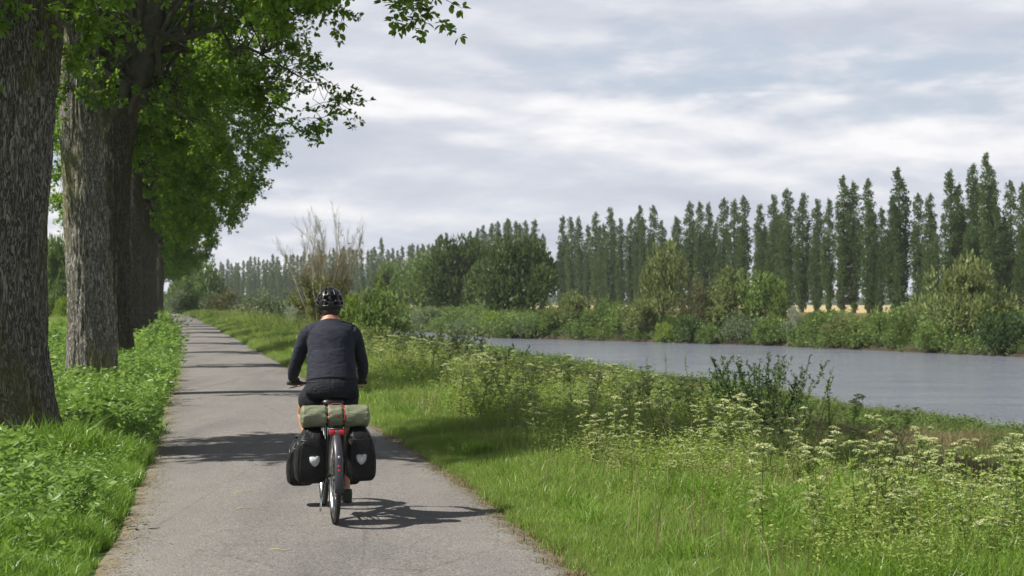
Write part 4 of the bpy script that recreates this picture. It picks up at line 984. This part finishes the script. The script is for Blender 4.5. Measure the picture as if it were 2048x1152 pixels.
MT['shorts'] = fabric('shorts_fabric', (0.014, 0.016, 0.022), .8, .7, 11, .25, (1, 1, 1.4))
MT['glove'] = fabric('glove_fabric', (0.016, 0.016, 0.018), .8, .3, 30)
MT['shoe'] = fabric('shoe_fabric', (0.045, 0.050, 0.036), .8, .4, 40)
MT['sole'] = simple('sole', (0.03, 0.028, 0.025), .8)
MT['helmet'] = simple('helmet_shell', (0.010, 0.010, 0.012), .34, 0, .5, var=.05)
MT['foam'] = simple('helmet_foam', (0.010, 0.010, 0.010), .9)
MT['hair'] = simple('hair', (0.022, 0.015, 0.010), .7, nscale=200, var=.4, bump=.6)
def skin_mat():
    t = NT('skin'); v = t.obj(); a = t.noise(v, 25, 4, .6); b = t.noise(v, 300, 2)
    c = t.ramp(a, [(.3, (0.36, 0.17, 0.10)), (.7, (0.48, 0.25, 0.16))]); t.bsdf(c, .5, 0, .4, t.bump(b, .2, .002), Subsurface_Weight=.08, Subsurface_Radius=(.01, .004, .002)); return t.m
MT['skin'] = skin_mat()

bike = empty('bicycle', (BX, BY, .036), BR); tag(bike, 'dark touring bicycle loaded with black bags, ridden away along the path', 'bicycle')
def wheel(y, par):
    w = MB(); w.torus((0, y, .35), .305, .011, 56, 8, squash=1.3); w.torus((0, y, .35), .298, .006, 56, 6)
    w.tube([(-.05, y, .35), (.05, y, .35)], [.018, .018], 14)
    w.tube([(-.035, y, .35), (-.03, y, .35)], [.03, .03], 14); w.tube([(.03, y, .35), (.035, y, .35)], [.03, .03], 14)
    for k in range(32):
        a = 2 * math.pi * k / 32; s_ = 1 if k % 2 else -1; b = a + (.9 if (k // 2) % 2 else -.9)
        w.tube([(s_ * .032, y + .028 * math.cos(b), .35 + .028 * math.sin(b)), (0, y + .297 * math.cos(a), .35 + .297 * math.sin(a))], .0011, 4, caps=False)
    o = w.build('wheel', 'steel', par); t = MB(); t.torus((0, y, .35), .329, .021, 72, 12); 
    for k in range(90):   # tread blocks
        a = 2 * math.pi * k / 90
        for sx in (-.008, .008):
            aa = a + (.03 if sx > 0 else 0); Rm = Matrix.Rotation(aa, 3, 'X'); t.box((sx, y + .3495 * math.cos(aa), .35 + .3495 * math.sin(aa)), (.010, .006, .012), Rm)
    t.build('tyre', 'rubber', o); return o
wheel(0, bike); wheel(1.07, bike)
f = MB(); bb = (0, .44, .285)
f.tube([bb, (0, .262, .82)], .016, 12); f.tube([bb, (0, .905, .70)], .02, 12); f.tube([(0, .285, .76), (0, .865, .815)], .017, 12); f.tube([(0, .925, .665), (0, .855, .86)], .021, 12)
for s_ in (-1, 1):
    f.tube([(s_ * .03, .42, .285), (s_ * .05, .2, .32), (s_ * .065, 0, .35)], [.012, .010, .009], 8); f.tube([(s_ * .016, .27, .77), (s_ * .05, .12, .55), (s_ * .065, 0, .35)], [.009, .009, .009], 8)
    f.tube([(s_ * .05, .925, .665), (s_ * .055, .96, .5), (s_ * .052, 1.07, .35)], [.015, .012, .009], 8)
f.tube([(-.05, .925, .665), (.05, .925, .665)], .016, 8); f.tube([(-.034, .44, .285), (.034, .44, .285)], .022, 12)
f.build('frame', 'frame', bike)
for (y, a0, a1) in ((0, -5, 172), (1.07, 18, 190)):   # mudguards
    rings = []
    for k in range(26):
        a = R(a0 + (a1 - a0) * k / 25)
        if y == 0: a = R(30 + (192 - 30) * k / 25)
        cs = []
        for q in np.linspace(-1, 1, 7): rr = .372 + .010 * (1 - q * q); cs.append((q * .031, y + rr * math.cos(a), .35 + rr * math.sin(a)))
        for q in np.linspace(1, -1, 7): rr = .370 + .010 * (1 - q * q); cs.append((q * .030, y + rr * math.cos(a), .35 + rr * math.sin(a)))
        rings.append(np.array(cs))
    m = MB(); m.loft(rings); mg = m.build('mudguard', 'guard', bike)
    if y == 0:
        m = MB(); m.tube([(0, -.385, .438), (0, -.389, .438)], .009, 12); a = R(166); m.build('reflector', 'red', mg)
        m = MB(); m.box((0, -.3815, .47), (.020, .004, .009)); m.build('sticker', 'red', mg)
        m = MB(); m.sphere((0, -.369, .535), (.010, .006, .010), 10, 6); m.build('screw', 'reflect', mg)
    m = MB()
    for s_ in (-1, 1): m.tube([(s_ * .06, y, .35), (s_ * .033, y - .3, .52)], .0022, 5); 
    m.build('mudguard_stay', 'steel', bike)
m = MB(); m.tube([(0, .262, .82), (0, .245, .90)], .0135, 10); m.build('seatpost', 'alu_dark', bike)
# saddle: wide at the back, narrow nose
rings = []
for y, hw, zt, th in ((.12, .045, .918, .03), (.13, .075, .935, .045), (.17, .088, .945, .05), (.22, .080, .940, .045), (.27, .045, .935, .04), (.33, .026, .934, .035), (.39, .020, .932, .03), (.405, .010, .925, .015)):
    rings.append(np.array([(hw * math.copysign(abs(math.cos(a)) ** .8, math.cos(a)), y, zt - th / 2 + th / 2 * math.copysign(abs(math.sin(a)) ** .8, math.sin(a)) - (.010 * (1 - abs(math.cos(a))) if math.sin(a) > 0 else 0) - .012 * abs(math.cos(a)) ** 2) for a in np.arange(20) * 2 * math.pi / 20]))
m = MB(); m.loft(rings); sad = m.build('saddle', 'saddle', bike)
m = MB()
for s_ in (-1, 1): m.tube([(s_ * .022, .15, .90), (s_ * .022, .22, .888), (s_ * .018, .36, .905)], .0035, 6)
m.build('saddle_rail', 'steel', sad)
hb = MB(); hb.tube([(-.31, .72, 1.025), (-.2, .78, 1.02), (-.06, .82, 1.01), (.06, .82, 1.01), (.2, .78, 1.02), (.31, .72, 1.025)], .0125, 10); hbo = hb.build('handlebar', 'alu_dark', bike)
for s_ in (-1, 1):
    m = MB(); m.tube([(s_ * .315, .717, 1.025), (s_ * .2, .78, 1.02)], .0165, 12); m.build('grip', 'rubber', hbo)
    m = MB(); m.tube([(s_ * .19, .80, 1.01), (s_ * .21, .835, .995), (s_ * .26, .825, .985), (s_ * .30, .80, .98)], [.009, .006, .005, .005], 8); m.build('brake_lever', 'alu_dark', hbo)
m = MB(); m.tube([(0, .86, .86), (0, .845, .96), (0, .82, 1.01)], [.018, .017, .016], 10); m.build('stem', 'alu_dark', bike)
m = MB(); cr = math.radians(-92)
m.tube([(.04, .44, .285), (.048, .44, .285)], .085, 30); cs = m.build('chainring', 'alu_dark', bike)
for s_ in (1, -1):
    e = (s_ * .075, .44 + s_ * .012, .285 - s_ * .17)
    m = MB(); m.tube([(s_ * .06, .44, .285), e], [.013, .010], 8); co = m.build('crank', 'alu_dark', bike)
    m = MB(); m.box((s_ * .125, e[1], e[2]), (.085, .07, .018), bevel=.005); m.build('pedal', 'rubber', co)
m = MB(); m.tube([(.045, 0, .31), (.045, .44, .20)], .004, 5); m.tube([(.045, 0, .39), (.045, .44, .37)], .004, 5); m.build('chain', 'steel', bike)
m = MB()
for k, r_ in enumerate((.055, .047, .04, .034)): m.tube([(.036 + k * .004, 0, .35), (.038 + k * .004, 0, .35)], r_, 22)
m.build('cassette', 'steel', bike)
m = MB(); m.box((.068, .0, .30), (.02, .04, .05), bevel=.005); m.tube([(.06, .01, .29), (.06, .04, .20)], .012, 8); m.tube([(.054, .04, .195), (.06, .04, .195)], .024, 12); m.build('derailleur', 'alu_dark', bike)
m = MB(); m.tube([(-.07, .05, .33), (-.10, -.02, .19), (-.115, -.06, .10)], [.009, .008, .007], 8); m.build('kickstand', 'steel', bike)
m = MB()
for s_ in (-1, 1):
    m.tube([(s_ * .058, -.14, .725), (s_ * .058, .26, .725), (s_ * .03, .28, .76)], .005, 7)
    for y in (-.11, .02, .14): m.tube([(s_ * .058, y, .725), (s_ * .072, .0, .37)], .0045, 7)
m.tube([(-.058, -.14, .725), (.058, -.14, .725)], .005, 7)
for y in (-.02, .1, .2): m.tube([(-.058, y, .725), (.058, y, .725)], .004, 6)
m.build('rack', 'alu_dark', bike)
m = MB()
for s_ in (-1, 1): m.tube([(s_ * .075, .96, .50), (s_ * .075, 1.15, .50)], .005, 7); m.tube([(s_ * .075, 1.06, .50), (s_ * .062, 1.07, .35)], .005, 7); m.tube([(s_ * .055, .96, .5), (s_ * .075, .97, .5)], .005, 6)
m.build('front_rack', 'alu_dark', bike)
m = MB(); m.box((0, -.158, .700), (.118, .028, .046), bevel=.010); tl = m.build('tail_light', 'frame', bike, autosmooth=40)
for s_ in (-1, 1): m = MB(); m.box((s_ * .035, -.172, .700), (.042, .014, .036), bevel=.007); m.build('red_lens', 'red', tl)
m = MB(); m.box((0, -.173, .700), (.024, .006, .030), bevel=.003); m.build('grey_lens', 'greyl', tl)

# panniers
def pannier(name, label, sx, y0, x0, zb, zt, w, dpt, emblem, grp=None):
    o = empty(name, (BX, BY, .036), BR); H_ = zt - zb; m = MB(); rings = []
    prof = [(0, .30, .72, .80), (.012, .16, .86, .88), (.05, .05, .95, .96), (.12, 0, 1.0, 1.0), (.35, -.01, 1.02, 1.0), (.6, .0, .98, .98), (.78, .02, .90, .90), (.90, .08, .78, .74), (.96, .14, .70, .42), (1.0, .16, .68, .26)]
    for (t, xi, xo, yd) in prof:
        z = zb + t * H_; a = x0 + xi * w; b = x0 + xo * w; cx_ = (a + b) / 2; hx = (b - a) / 2; hy = dpt / 2 * yd
        rg_ = []
        for q in np.arange(40) * 2 * math.pi / 40:
            c_, s_ = math.cos(q), math.sin(q); e = .42
            wob = .004 * math.sin(7 * q + z * 40) + .003 * math.sin(13 * q - z * 60)
            rg_.append((sx * (cx_ + (hx + wob) * math.copysign(abs(c_) ** e, c_)), y0 + (hy + wob) * math.copysign(abs(s_) ** e, s_), z + .010 * math.sin(3 * q) * (t > .9)))
        rings.append(np.array(rg_))
    m.loft(rings); b = m.build('bag_body', 'pannier', o); b.modifiers.new('sub', 'SUBSURF').levels = 1; b.modifiers[0].render_levels = 2
    xm = x0 + .42 * w; 
    m = MB(); m.tube([(sx * (x0 + .14 * w), y0, zt + .004), (sx * (x0 + .70 * w), y0, zt + .004)], [(.014), (.014)], 10); m.build('roll_closure', 'pannier', o)
    m = MB(); yf = y0 - dpt / 2 * .985
    P = [(sx * (x0 + .05 * w), yf + .012, zb + .80 * H_), (sx * (x0 + .45 * w), yf - .0005, zb + .775 * H_), (sx * (x0 + .88 * w), yf + .012, zb + .80 * H_)]; m.tube(P, .003, 5)
    P = [(sx * (x0 + .92 * w), yf + .014, zb + t * H_) for t in (.08, .3, .55, .78)]; m.tube(P, .003, 5); m.build('seam', 'frame', o)
    m = MB(); m.box((sx * (x0 + .42 * w), y0 - .02, zt - .03), (.018, .05, .03), bevel=.004); m.tube([(sx * (x0 + .42 * w), y0 - .035, zt - .02), (sx * (x0 + .42 * w), yf + .02, zb + .82 * H_)], [(.009, .002)] * 2, 6); m.build('buckle_strap', 'rubber', o)
    if emblem:
        cx_ = sx * (x0 + emblem[0] * w); cz = zb + emblem[1] * H_; s_ = .0385
        pts = [(-1, .82), (-.72, .95), (-.3, 1.0), (-.12, .90), (0, .86), (.12, .90), (.3, 1.0), (.72, .95), (1, .82), (1.0, .25), (.86, -.25), (.55, -.7), (.2, -1.0), (0, -1.05), (-.2, -1.0), (-.55, -.7), (-.86, -.25), (-1.0, .25)]
        m = MB(); m.prism([(cx_ + p[0] * s_, yf - .006, cz + p[1] * s_) for p in pts], (0, .012, 0)); m.build('emblem', 'reflect', o, smooth=False)
        m = MB(); pp = [(cx_ + p[0] * s_ * 1.0, yf - .0065, cz + p[1] * s_) for p in pts]; m.tube(pp + [pp[0]], .0014, 4); m.build('emblem_rim', 'greyl', o)
    tag(o, label, 'pannier', grp); return o
pannier('pannier', 'black rear pannier hanging left of the rear wheel', -1, .0, .070, .315, .725, .232, .30, (.40, .42))
pannier('pannier', 'black rear pannier hanging right of the rear wheel', 1, .0, .082, .325, .73, .222, .30, (.47, .42))
pannier('front_pannier', 'smaller black front pannier showing beyond the left rear one', -1, 1.06, .078, .17, .56, .225, .26, None)
pannier('front_pannier', 'smaller black front pannier, mostly hidden behind the right rear one', 1, 1.06, .078, .17, .56, .225, .26, None)

# olive roll with two straps and a red cord
ro = empty('luggage_roll', (BX, BY, .036), BR); tag(ro, 'olive green roll bag strapped across the rack under the saddle', 'bag')
rings = []
for x in np.linspace(-.262, .262, 90):
    e = abs(x); r0 = .083
    for sx_ in (-.062, .062): r0 -= .014 * math.exp(-((x - sx_) / .010) ** 2)
    if e > .235: r0 *= math.sqrt(max(0.02, 1 - ((e - .235) / .028) ** 2)) 
    cr_ = 1.2 * (math.exp(-((abs(e - .062)) / .035) ** 2) + .8 * math.exp(-((e - .25) / .03) ** 2))
    rings.append(np.array([(x, -.01 + (r0 + .0035 * cr_ * math.sin(11 * a + 2 * math.sin(x * 30)) + .002 * math.sin(5 * a + x * 40)) * math.cos(a) * 1.05, .809 + (r0 + .0035 * cr_ * math.sin(11 * a + 2 * math.sin(x * 30)) + .002 * math.sin(5 * a + x * 40)) * math.sin(a)) for a in np.arange(72) * 2 * math.pi / 72]))
m = MB(); m.loft(rings); m.build('roll_body', 'roll', ro)
for sx_ in (-.062, .062):
    m = MB(); m.torus((sx_, -.01, .809), .071, .006, 40, 8, squash=1.5); s2 = m.build('strap', 'rubber', ro)
m = MB(); 
m.tube([(-.055, -.09, .84), (-.05, -.097, .80), (-.058, -.09, .77)], .003, 5); m.tube([(-.05, .0, .895), (0, -.02, .905), (.045, -.01, .90), (.068, -.05, .885), (.070, -.085, .84), (.066, -.098, .80), (.06, -.09, .77)], .0036, 6)
m.tube([(-.02, -.09, .84), (.015, -.098, .815), (.04, -.095, .80), (.025, -.085, .77)], .0028, 5); m.build('cord', 'redcord', ro)

# ---- the rider
def remesh(o, vox, sm=6, fac=.5):
    r_ = o.modifiers.new('remesh', 'REMESH'); r_.mode = 'VOXEL'; r_.voxel_size = vox; r_.use_smooth_shade = True
    s_ = o.modifiers.new('smooth', 'SMOOTH'); s_.factor = fac; s_.iterations = sm
TOR = [((0, .265, .935), (.150, .120)), ((0, .268, .985), (.182, .135)), ((0, .28, 1.05), (.180, .128)), ((0, .30, 1.12), (.163, .112)), ((0, .325, 1.20), (.160, .106)), ((0, .352, 1.29), (.170, .110)), ((0, .378, 1.37), (.178, .110)), ((0, .398, 1.43), (.174, .098)), ((0, .415, 1.475), (.138, .078)), ((0, .43, 1.515), (.085, .066)), ((0, .445, 1.555), (.058, .060))]
ARM = {s_: [((s_ * .150, .41, 1.435), .060), ((s_ * .182, .425, 1.41), .057), ((s_ * .208, .45, 1.35), .051), ((s_ * .236, .50, 1.26), .046), ((s_ * .262, .55, 1.18), .042), ((s_ * .270, .61, 1.13), .041), ((s_ * .276, .665, 1.085), .033), ((s_ * .278, .70, 1.062), .027)] for s_ in (-1, 1)}
HIP = {1: [((.085, .28, .97), .105), ((.10, .37, .86), .090), ((.115, .46, .74), .074), ((.122, .525, .635), .058), ((.122, .535, .60), .055), ((.122, .49, .50), .054), ((.12, .445, .40), .048), ((.118, .405, .29), .036), ((.118, .39, .215), .034), ((.118, .385, .17), .036)],
       -1: [((-.085, .28, .97), .105), ((-.125, .40, .93), .092), ((-.165, .53, .87), .076), ((-.185, .645, .81), .060), ((-.188, .66, .79), .057), ((-.175, .59, .70), .055), ((-.155, .52, .62), .048), ((-.135, .44, .54), .037), ((-.125, .40, .50), .035), ((-.122, .395, .47), .036)]}
def put(m, pts, grow=0.0, n=24, up=(1, 0, 0), sub=4):
    P = np.array([p for p, r in pts], float); rr = np.array([(r if hasattr(r, '__len__') else (r, r)) for p, r in pts], float) + grow
    t = np.arange(len(P)); tt = np.linspace(0, len(P) - 1, (len(P) - 1) * sub + 1)
    Q = np.stack([np.interp(tt, t, P[:, k]) for k in range(3)], 1); q = np.stack([np.interp(tt, t, rr[:, k]) for k in range(2)], 1)
    for _ in range(2): Q[1:-1] = (Q[:-2] + Q[1:-1] * 2 + Q[2:]) / 4; q[1:-1] = (q[:-2] + q[1:-1] * 2 + q[2:]) / 4
    m.tube(Q, [tuple(x) for x in q], n, up=up)
b = MB(); put(b, TOR)
b.tube([(-.135, .41, 1.435), (0, .405, 1.45), (.135, .41, 1.435)], [.048, .055, .048], 16)
for s_ in (-1, 1): put(b, ARM[s_], n=16); put(b, HIP[s_], n=20)
HC = Vector((0, .515, 1.655)); hrot = Matrix.Rotation(R(-4), 3, 'X')
b.tube([(0, .435, 1.52), (0, .455, 1.56), (0, .485, 1.62)], [.058, .055, .056], 18)
b.sphere(HC, (.074, .096, .108), 24, 18, hrot); b.sphere(HC + Vector((0, .035, -.05)), (.058, .060, .062), 18, 12)     # skull, jaw
b.sphere(HC + Vector((0, .102, -.012)), (.012, .016, .024), 10, 8); b.sphere(HC + Vector((0, .106, -.024)), (.015, .013, .011), 10, 8)  # nose
b.sphere(HC + Vector((0, .092, -.060)), (.024, .010, .010), 12, 8); b.sphere(HC + Vector((0, .085, -.092)), (.024, .016, .016), 12, 8)  # lips, chin
for s_ in (-1, 1):
    b.sphere(HC + Vector((s_ * .030, .088, .014)), (.017, .010, .008), 10, 8)
    b.sphere(HC + Vector((s_ * .081, .005, -.018)), (.009, .018, .030), 12, 10); b.sphere(HC + Vector((s_ * .086, -.004, -.008)), (.006, .014, .018), 10, 8)   # ear
# hands: palm, four fingers closed round the grip, thumb under it
def hand(b, s_, grow=0.0, fingers=True, part=1.0):
    w = Vector((s_ * .278, .70, 1.062)); gx = lambda q: Vector((s_ * (.300 - q), .725 + q * .52, 1.026))
    palm = [(w, (.026 + grow, .022 + grow)), (Vector((s_ * .272, .715, 1.058)), (.032 + grow, .019 + grow)), (Vector((s_ * .266, .738, 1.054)), (.040 + grow, .016 + grow)), (Vector((s_ * .262, .760, 1.048)), (.040 + grow, .014 + grow))]
    b.tube([p for p, r in palm], [r for p, r in palm], 16, up=(1, 0, 0))
    if not fingers: return
    for k, (q, ln) in enumerate(((.012, .9), (.032, 1.0), (.052, 1.05), (.072, .95))):   # little .. index
        c = gx(q); kn = Vector((c.x, c.y + .028, 1.050)); pts = [Vector((c.x, .750 + q * .3, 1.050)), kn, kn + Vector((0, .016, -.016)) * ln, kn + Vector((0, .010, -.038)) * ln, kn + Vector((0, -.010, -.048)) * ln, kn + Vector((0, -.030, -.044)) * ln]
        pts = pts[:max(3, int(round(len(pts) * part)))]
        b.tube(pts, [.0098 + grow, .0095 + grow, .009 + grow, .0085 + grow, .008 + grow, .0065][:len(pts)], 8)
    th = [Vector((s_ * .245, .725, 1.048)), Vector((s_ * .225, .742, 1.034)), Vector((s_ * .212, .760, 1.018)), Vector((s_ * .208, .778, 1.004))]
    th = th[:max(3, int(round(4 * part)))]; b.tube(th, [.012 + grow, .0115 + grow, .010 + grow, .008 + grow][:len(th)], 8)
for s_ in (-1, 1): hand(b, s_)
FOOT = {1: Vector((.128, .44, .105)), -1: Vector((-.128, .42, .455))}
for s_ in (-1, 1):
    fp = FOOT[s_]; a = HIP[s_][-1][0]; b.tube([a, fp + Vector((0, -.06, .055)), fp + Vector((0, .02, .045)), fp + Vector((s_ * .006, .09, .030)), fp + Vector((s_ * .008, .13, .024))], [.034, .036, .034, .030, .018], 14)
person = b.build('person', 'skin', None); person.location = (BX, BY, .036); person.rotation_euler = (0, 0, BR); remesh(person, .0045, 3, .4)
tag(person, 'person in dark long-sleeved top and shorts with black helmet, seen from behind riding the bicycle', 'person')
# eyes
for s_ in (-1, 1): m = MB(); m.sphere(HC + Vector((s_ * .030, .087, .006)), (.011, .010, .007), 12, 8); m.build('eye', simple('eye_white', (.6, .58, .55), .2), person)
# jersey
j = MB(); J = [(p, (r[0], r[1])) for p, r in TOR[2:10]]; J[0] = ((0, .283, 1.055), (.190, .140)); J[1] = ((0, .30, 1.12), (.182, .130)); J[2] = ((0, .325, 1.20), (.178, .122)); J[-1] = ((0, .432, 1.525), (.066, .058)); put(j, J, .010, 36)
j.tube([(-.155, .41, 1.44), (-.08, .412, 1.462), (0, .405, 1.465), (.08, .412, 1.462), (.155, .41, 1.44)], [.064, .066, .066, .066, .064], 18)
for s_ in (-1, 1):
    put(j, ARM[s_], .009, 20); j.sphere((s_ * .160, .420, 1.422), .072, 18, 12); j.sphere((s_ * .186, .432, 1.390), .063, 18, 12)
jo = j.build('jersey', 'jersey', person); remesh(jo, .006, 5)
tx = bpy.data.textures.new('folds', 'CLOUDS'); tx.noise_scale = .055; tx.noise_depth = 2
dm = jo.modifiers.new('folds', 'DISPLACE'); dm.texture = tx; dm.strength = .005; dm.mid_level = .5
# seams of the jersey: a collar and a hem
m = MB(); m.torus((0, .437, 1.533), .060, .006, 32, 8, axis='Z'); m.build('collar', 'jersey', person)
h_ = MB(); pts = [(.2 * math.cos(a), .283 + .149 * math.sin(a), 1.056) for a in np.arange(41) * 2 * math.pi / 40]; h_.tube(pts, .006, 6); h_.build('hem', 'jersey', person)
# shorts
s2 = MB(); put(s2, [((0, .262, .925), (.150, .120)), ((0, .265, .965), (.195, .145)), ((0, .27, 1.0), (.200, .148)), ((0, .285, 1.06), (.185, .134)), ((0, .295, 1.10), (.174, .122))], .008, 32)
for s_ in (-1, 1): put(s2, [(HIP[s_][0][0], .122), (HIP[s_][1][0], .108), (tuple((np.array(HIP[s_][1][0]) + np.array(HIP[s_][2][0])) / 2), .098), (tuple((np.array(HIP[s_][1][0]) * .25 + np.array(HIP[s_][2][0]) * .75)), .093)], .006, 24)
so = s2.build('shorts', 'shorts', person); remesh(so, .006, 5)
dm = so.modifiers.new('folds', 'DISPLACE'); dm.texture = tx; dm.strength = .007; dm.mid_level = .5
for s_ in (-1, 1):
    m = MB(); hand(m, s_, .0035, True, .55); go_ = m.build('glove', 'glove', person); remesh(go_, .004, 2, .4)
    fp = FOOT[s_]; m = MB()
    m.tube([fp + Vector((0, -.105, .045)), fp + Vector((0, -.085, .040)), fp + Vector((0, -.03, .042)), fp + Vector((s_ * .004, .04, .034)), fp + Vector((s_ * .008, .11, .022)), fp + Vector((s_ * .010, .155, .018))], [(.026, .034), (.038, .046), (.043, .046), (.047, .036), (.046, .026), (.024, .016)], 20, up=(1, 0, 0))
    m.tube([fp + Vector((0, -.06, .06)), fp + Vector((0, -.058, .105))], [(.042, .050), (.038, .044)], 18, up=(1, 0, 0)); sh = m.build('shoe', 'shoe', person); remesh(sh, .005, 3)
    m = MB(); m.tube([fp + Vector((0, -.112, .010)), fp + Vector((0, -.06, .008)), fp + Vector((0, 0, .010)), fp + Vector((s_ * .006, .08, .010)), fp + Vector((s_ * .010, .155, .012))], [(.030, .012), (.044, .012), (.040, .012), (.052, .012), (.030, .010)], 16, up=(1, 0, 0)); m.build('sole', 'sole', sh)
# hair under the helmet
m = MB(); m.sphere(HC + Vector((0, -.012, -.006)), (.077, .096, .104), 24, 16, hrot); m.tube([(0, .430, 1.555), (0, .434, 1.60), (0, .450, 1.64)], [(.054, .042), (.061, .047), (.064, .050)], 18, up=(1, 0, 0)); ho = m.build('hair', 'hair', person)
bm_ = bmesh.new(); bm_.from_mesh(ho.data); bmesh.ops.delete(bm_, geom=[v for v in bm_.verts if v.co.z < HC.z - .088 and v.co.y > .49 or v.co.y > HC.y + .03], context='VERTS'); bm_.to_mesh(ho.data); bm_.free()
# helmet: shell with rows of vents
NL, NA = 60, 22; RX, RY, RZ = .0955, .130, .117; V = []; Fh = []
HH = HC + Vector((0, .0, .008))
def hp(i, jn):
    a = 2 * math.pi * jn / NL; ph = R(4 + 108 * i / NA); back = math.cos(a)   # a=0 is the back
    ph = ph * (1.0 - .10 * (1 - back) * .5 * (i / NA))
    return (HH.x + RX * math.sin(ph) * math.sin(a), HH.y - RY * math.sin(ph) * math.cos(a), HH.z + RZ * math.cos(ph))
for i in range(NA + 1):
    for q in range(NL): V.append(hp(i, q))
for i in range(NA):
    for q in range(NL):
        hole = False; c_ = (q + 30) % 60 - 30 + .5   # signed column from the back
        x_ = abs(c_)
        if 4 <= i <= 10 and (int(c_ + 42.5) % 6) in (2, 3) and not (i < 6 and int((c_ + 42) // 6) % 2): hole = True
        if 12 <= i <= 14 and (x_ < 5 or 6.5 < x_ < 11.5 or 13 < x_ < 18 or 20 < x_ < 26): hole = True
        if i == 15 and (x_ < 3.5 or 8 < x_ < 11.5 or 14 < x_ < 17.5): hole = True
        if 17 <= i <= 18 and (2.2 < x_ < 6.5 or 8 < x_ < 12.5): hole = True
        if not hole: Fh.append((i * NL + q, i * NL + (q + 1) % NL, (i + 1) * NL + (q + 1) % NL, (i + 1) * NL + q))
hm = link('helmet', new_mesh('helmet', V, [np.array(Fh)], ['helmet'], True), person)
sm = hm.modifiers.new('thick', 'SOLIDIFY'); sm.thickness = .014; sm.offset = -1; ss = hm.modifiers.new('sub', 'SUBSURF'); ss.levels = 1; ss.render_levels = 2
m = MB(); m.sphere(HH - Vector((0, 0, .002)), (RX - .018, RY - .02, RZ - .018), 28, 18); fo = m.build('liner', 'foam', hm)
bm_ = bmesh.new(); bm_.from_mesh(fo.data); bmesh.ops.delete(bm_, geom=[v for v in bm_.verts if v.co.z < HH.z - .028], context='VERTS'); bm_.to_mesh(fo.data); bm_.free()
m = MB(); pts = [(.084 * math.sin(a), HC.y - .094 * math.cos(a), HC.z - .052) for a in np.linspace(-1.3, 1.3, 16)]; m.tube(pts, [(.007, .003)] * 16, 8); m.box((0, HC.y - .100, HC.z - .052), (.036, .012, .026), bevel=.004); m.build('cradle', 'frame', hm)
for s_ in (-1, 1): m = MB(); m.tube([(s_ * .082, HC.y - .03, HC.z - .02), (s_ * .076, HC.y + .015, HC.z - .065), (s_ * .04, HC.y + .035, HC.z - .105), (0, HC.y + .04, HC.z - .112)], [(.006, .0018)] * 4, 6); m.build('chin_strap', 'frame', hm)

# ------------------------------------------------------------------ air
hz = MB(); X0, X1, Y0, Y1, Z0, Z1 = -1900, 2200, -60, 1520, -4.2, 40
V = [(x, y, z) for x in (X0, X1) for y in (Y0, Y1) for z in (Z0, Z1)]
hm_ = bpy.data.materials.new('haze'); hm_.use_nodes = True; ht = hm_.node_tree; ht.nodes.clear()
pv = ht.nodes.new('ShaderNodeVolumePrincipled'); pv.inputs['Color'].default_value = (.86, .91, 1, 1); pv.inputs['Density'].default_value = .00014
ho_ = ht.nodes.new('ShaderNodeOutputMaterial'); ht.links.new(pv.outputs[0], ho_.inputs['Volume'])
o = link('haze', new_mesh('haze', V, [[(0, 1, 3, 2), (4, 6, 7, 5), (0, 4, 5, 1), (2, 3, 7, 6), (0, 2, 6, 4), (1, 5, 7, 3)]], [hm_])); tag(o, 'thin haze that pales the far trees and the distance', 'haze', kind='stuff')
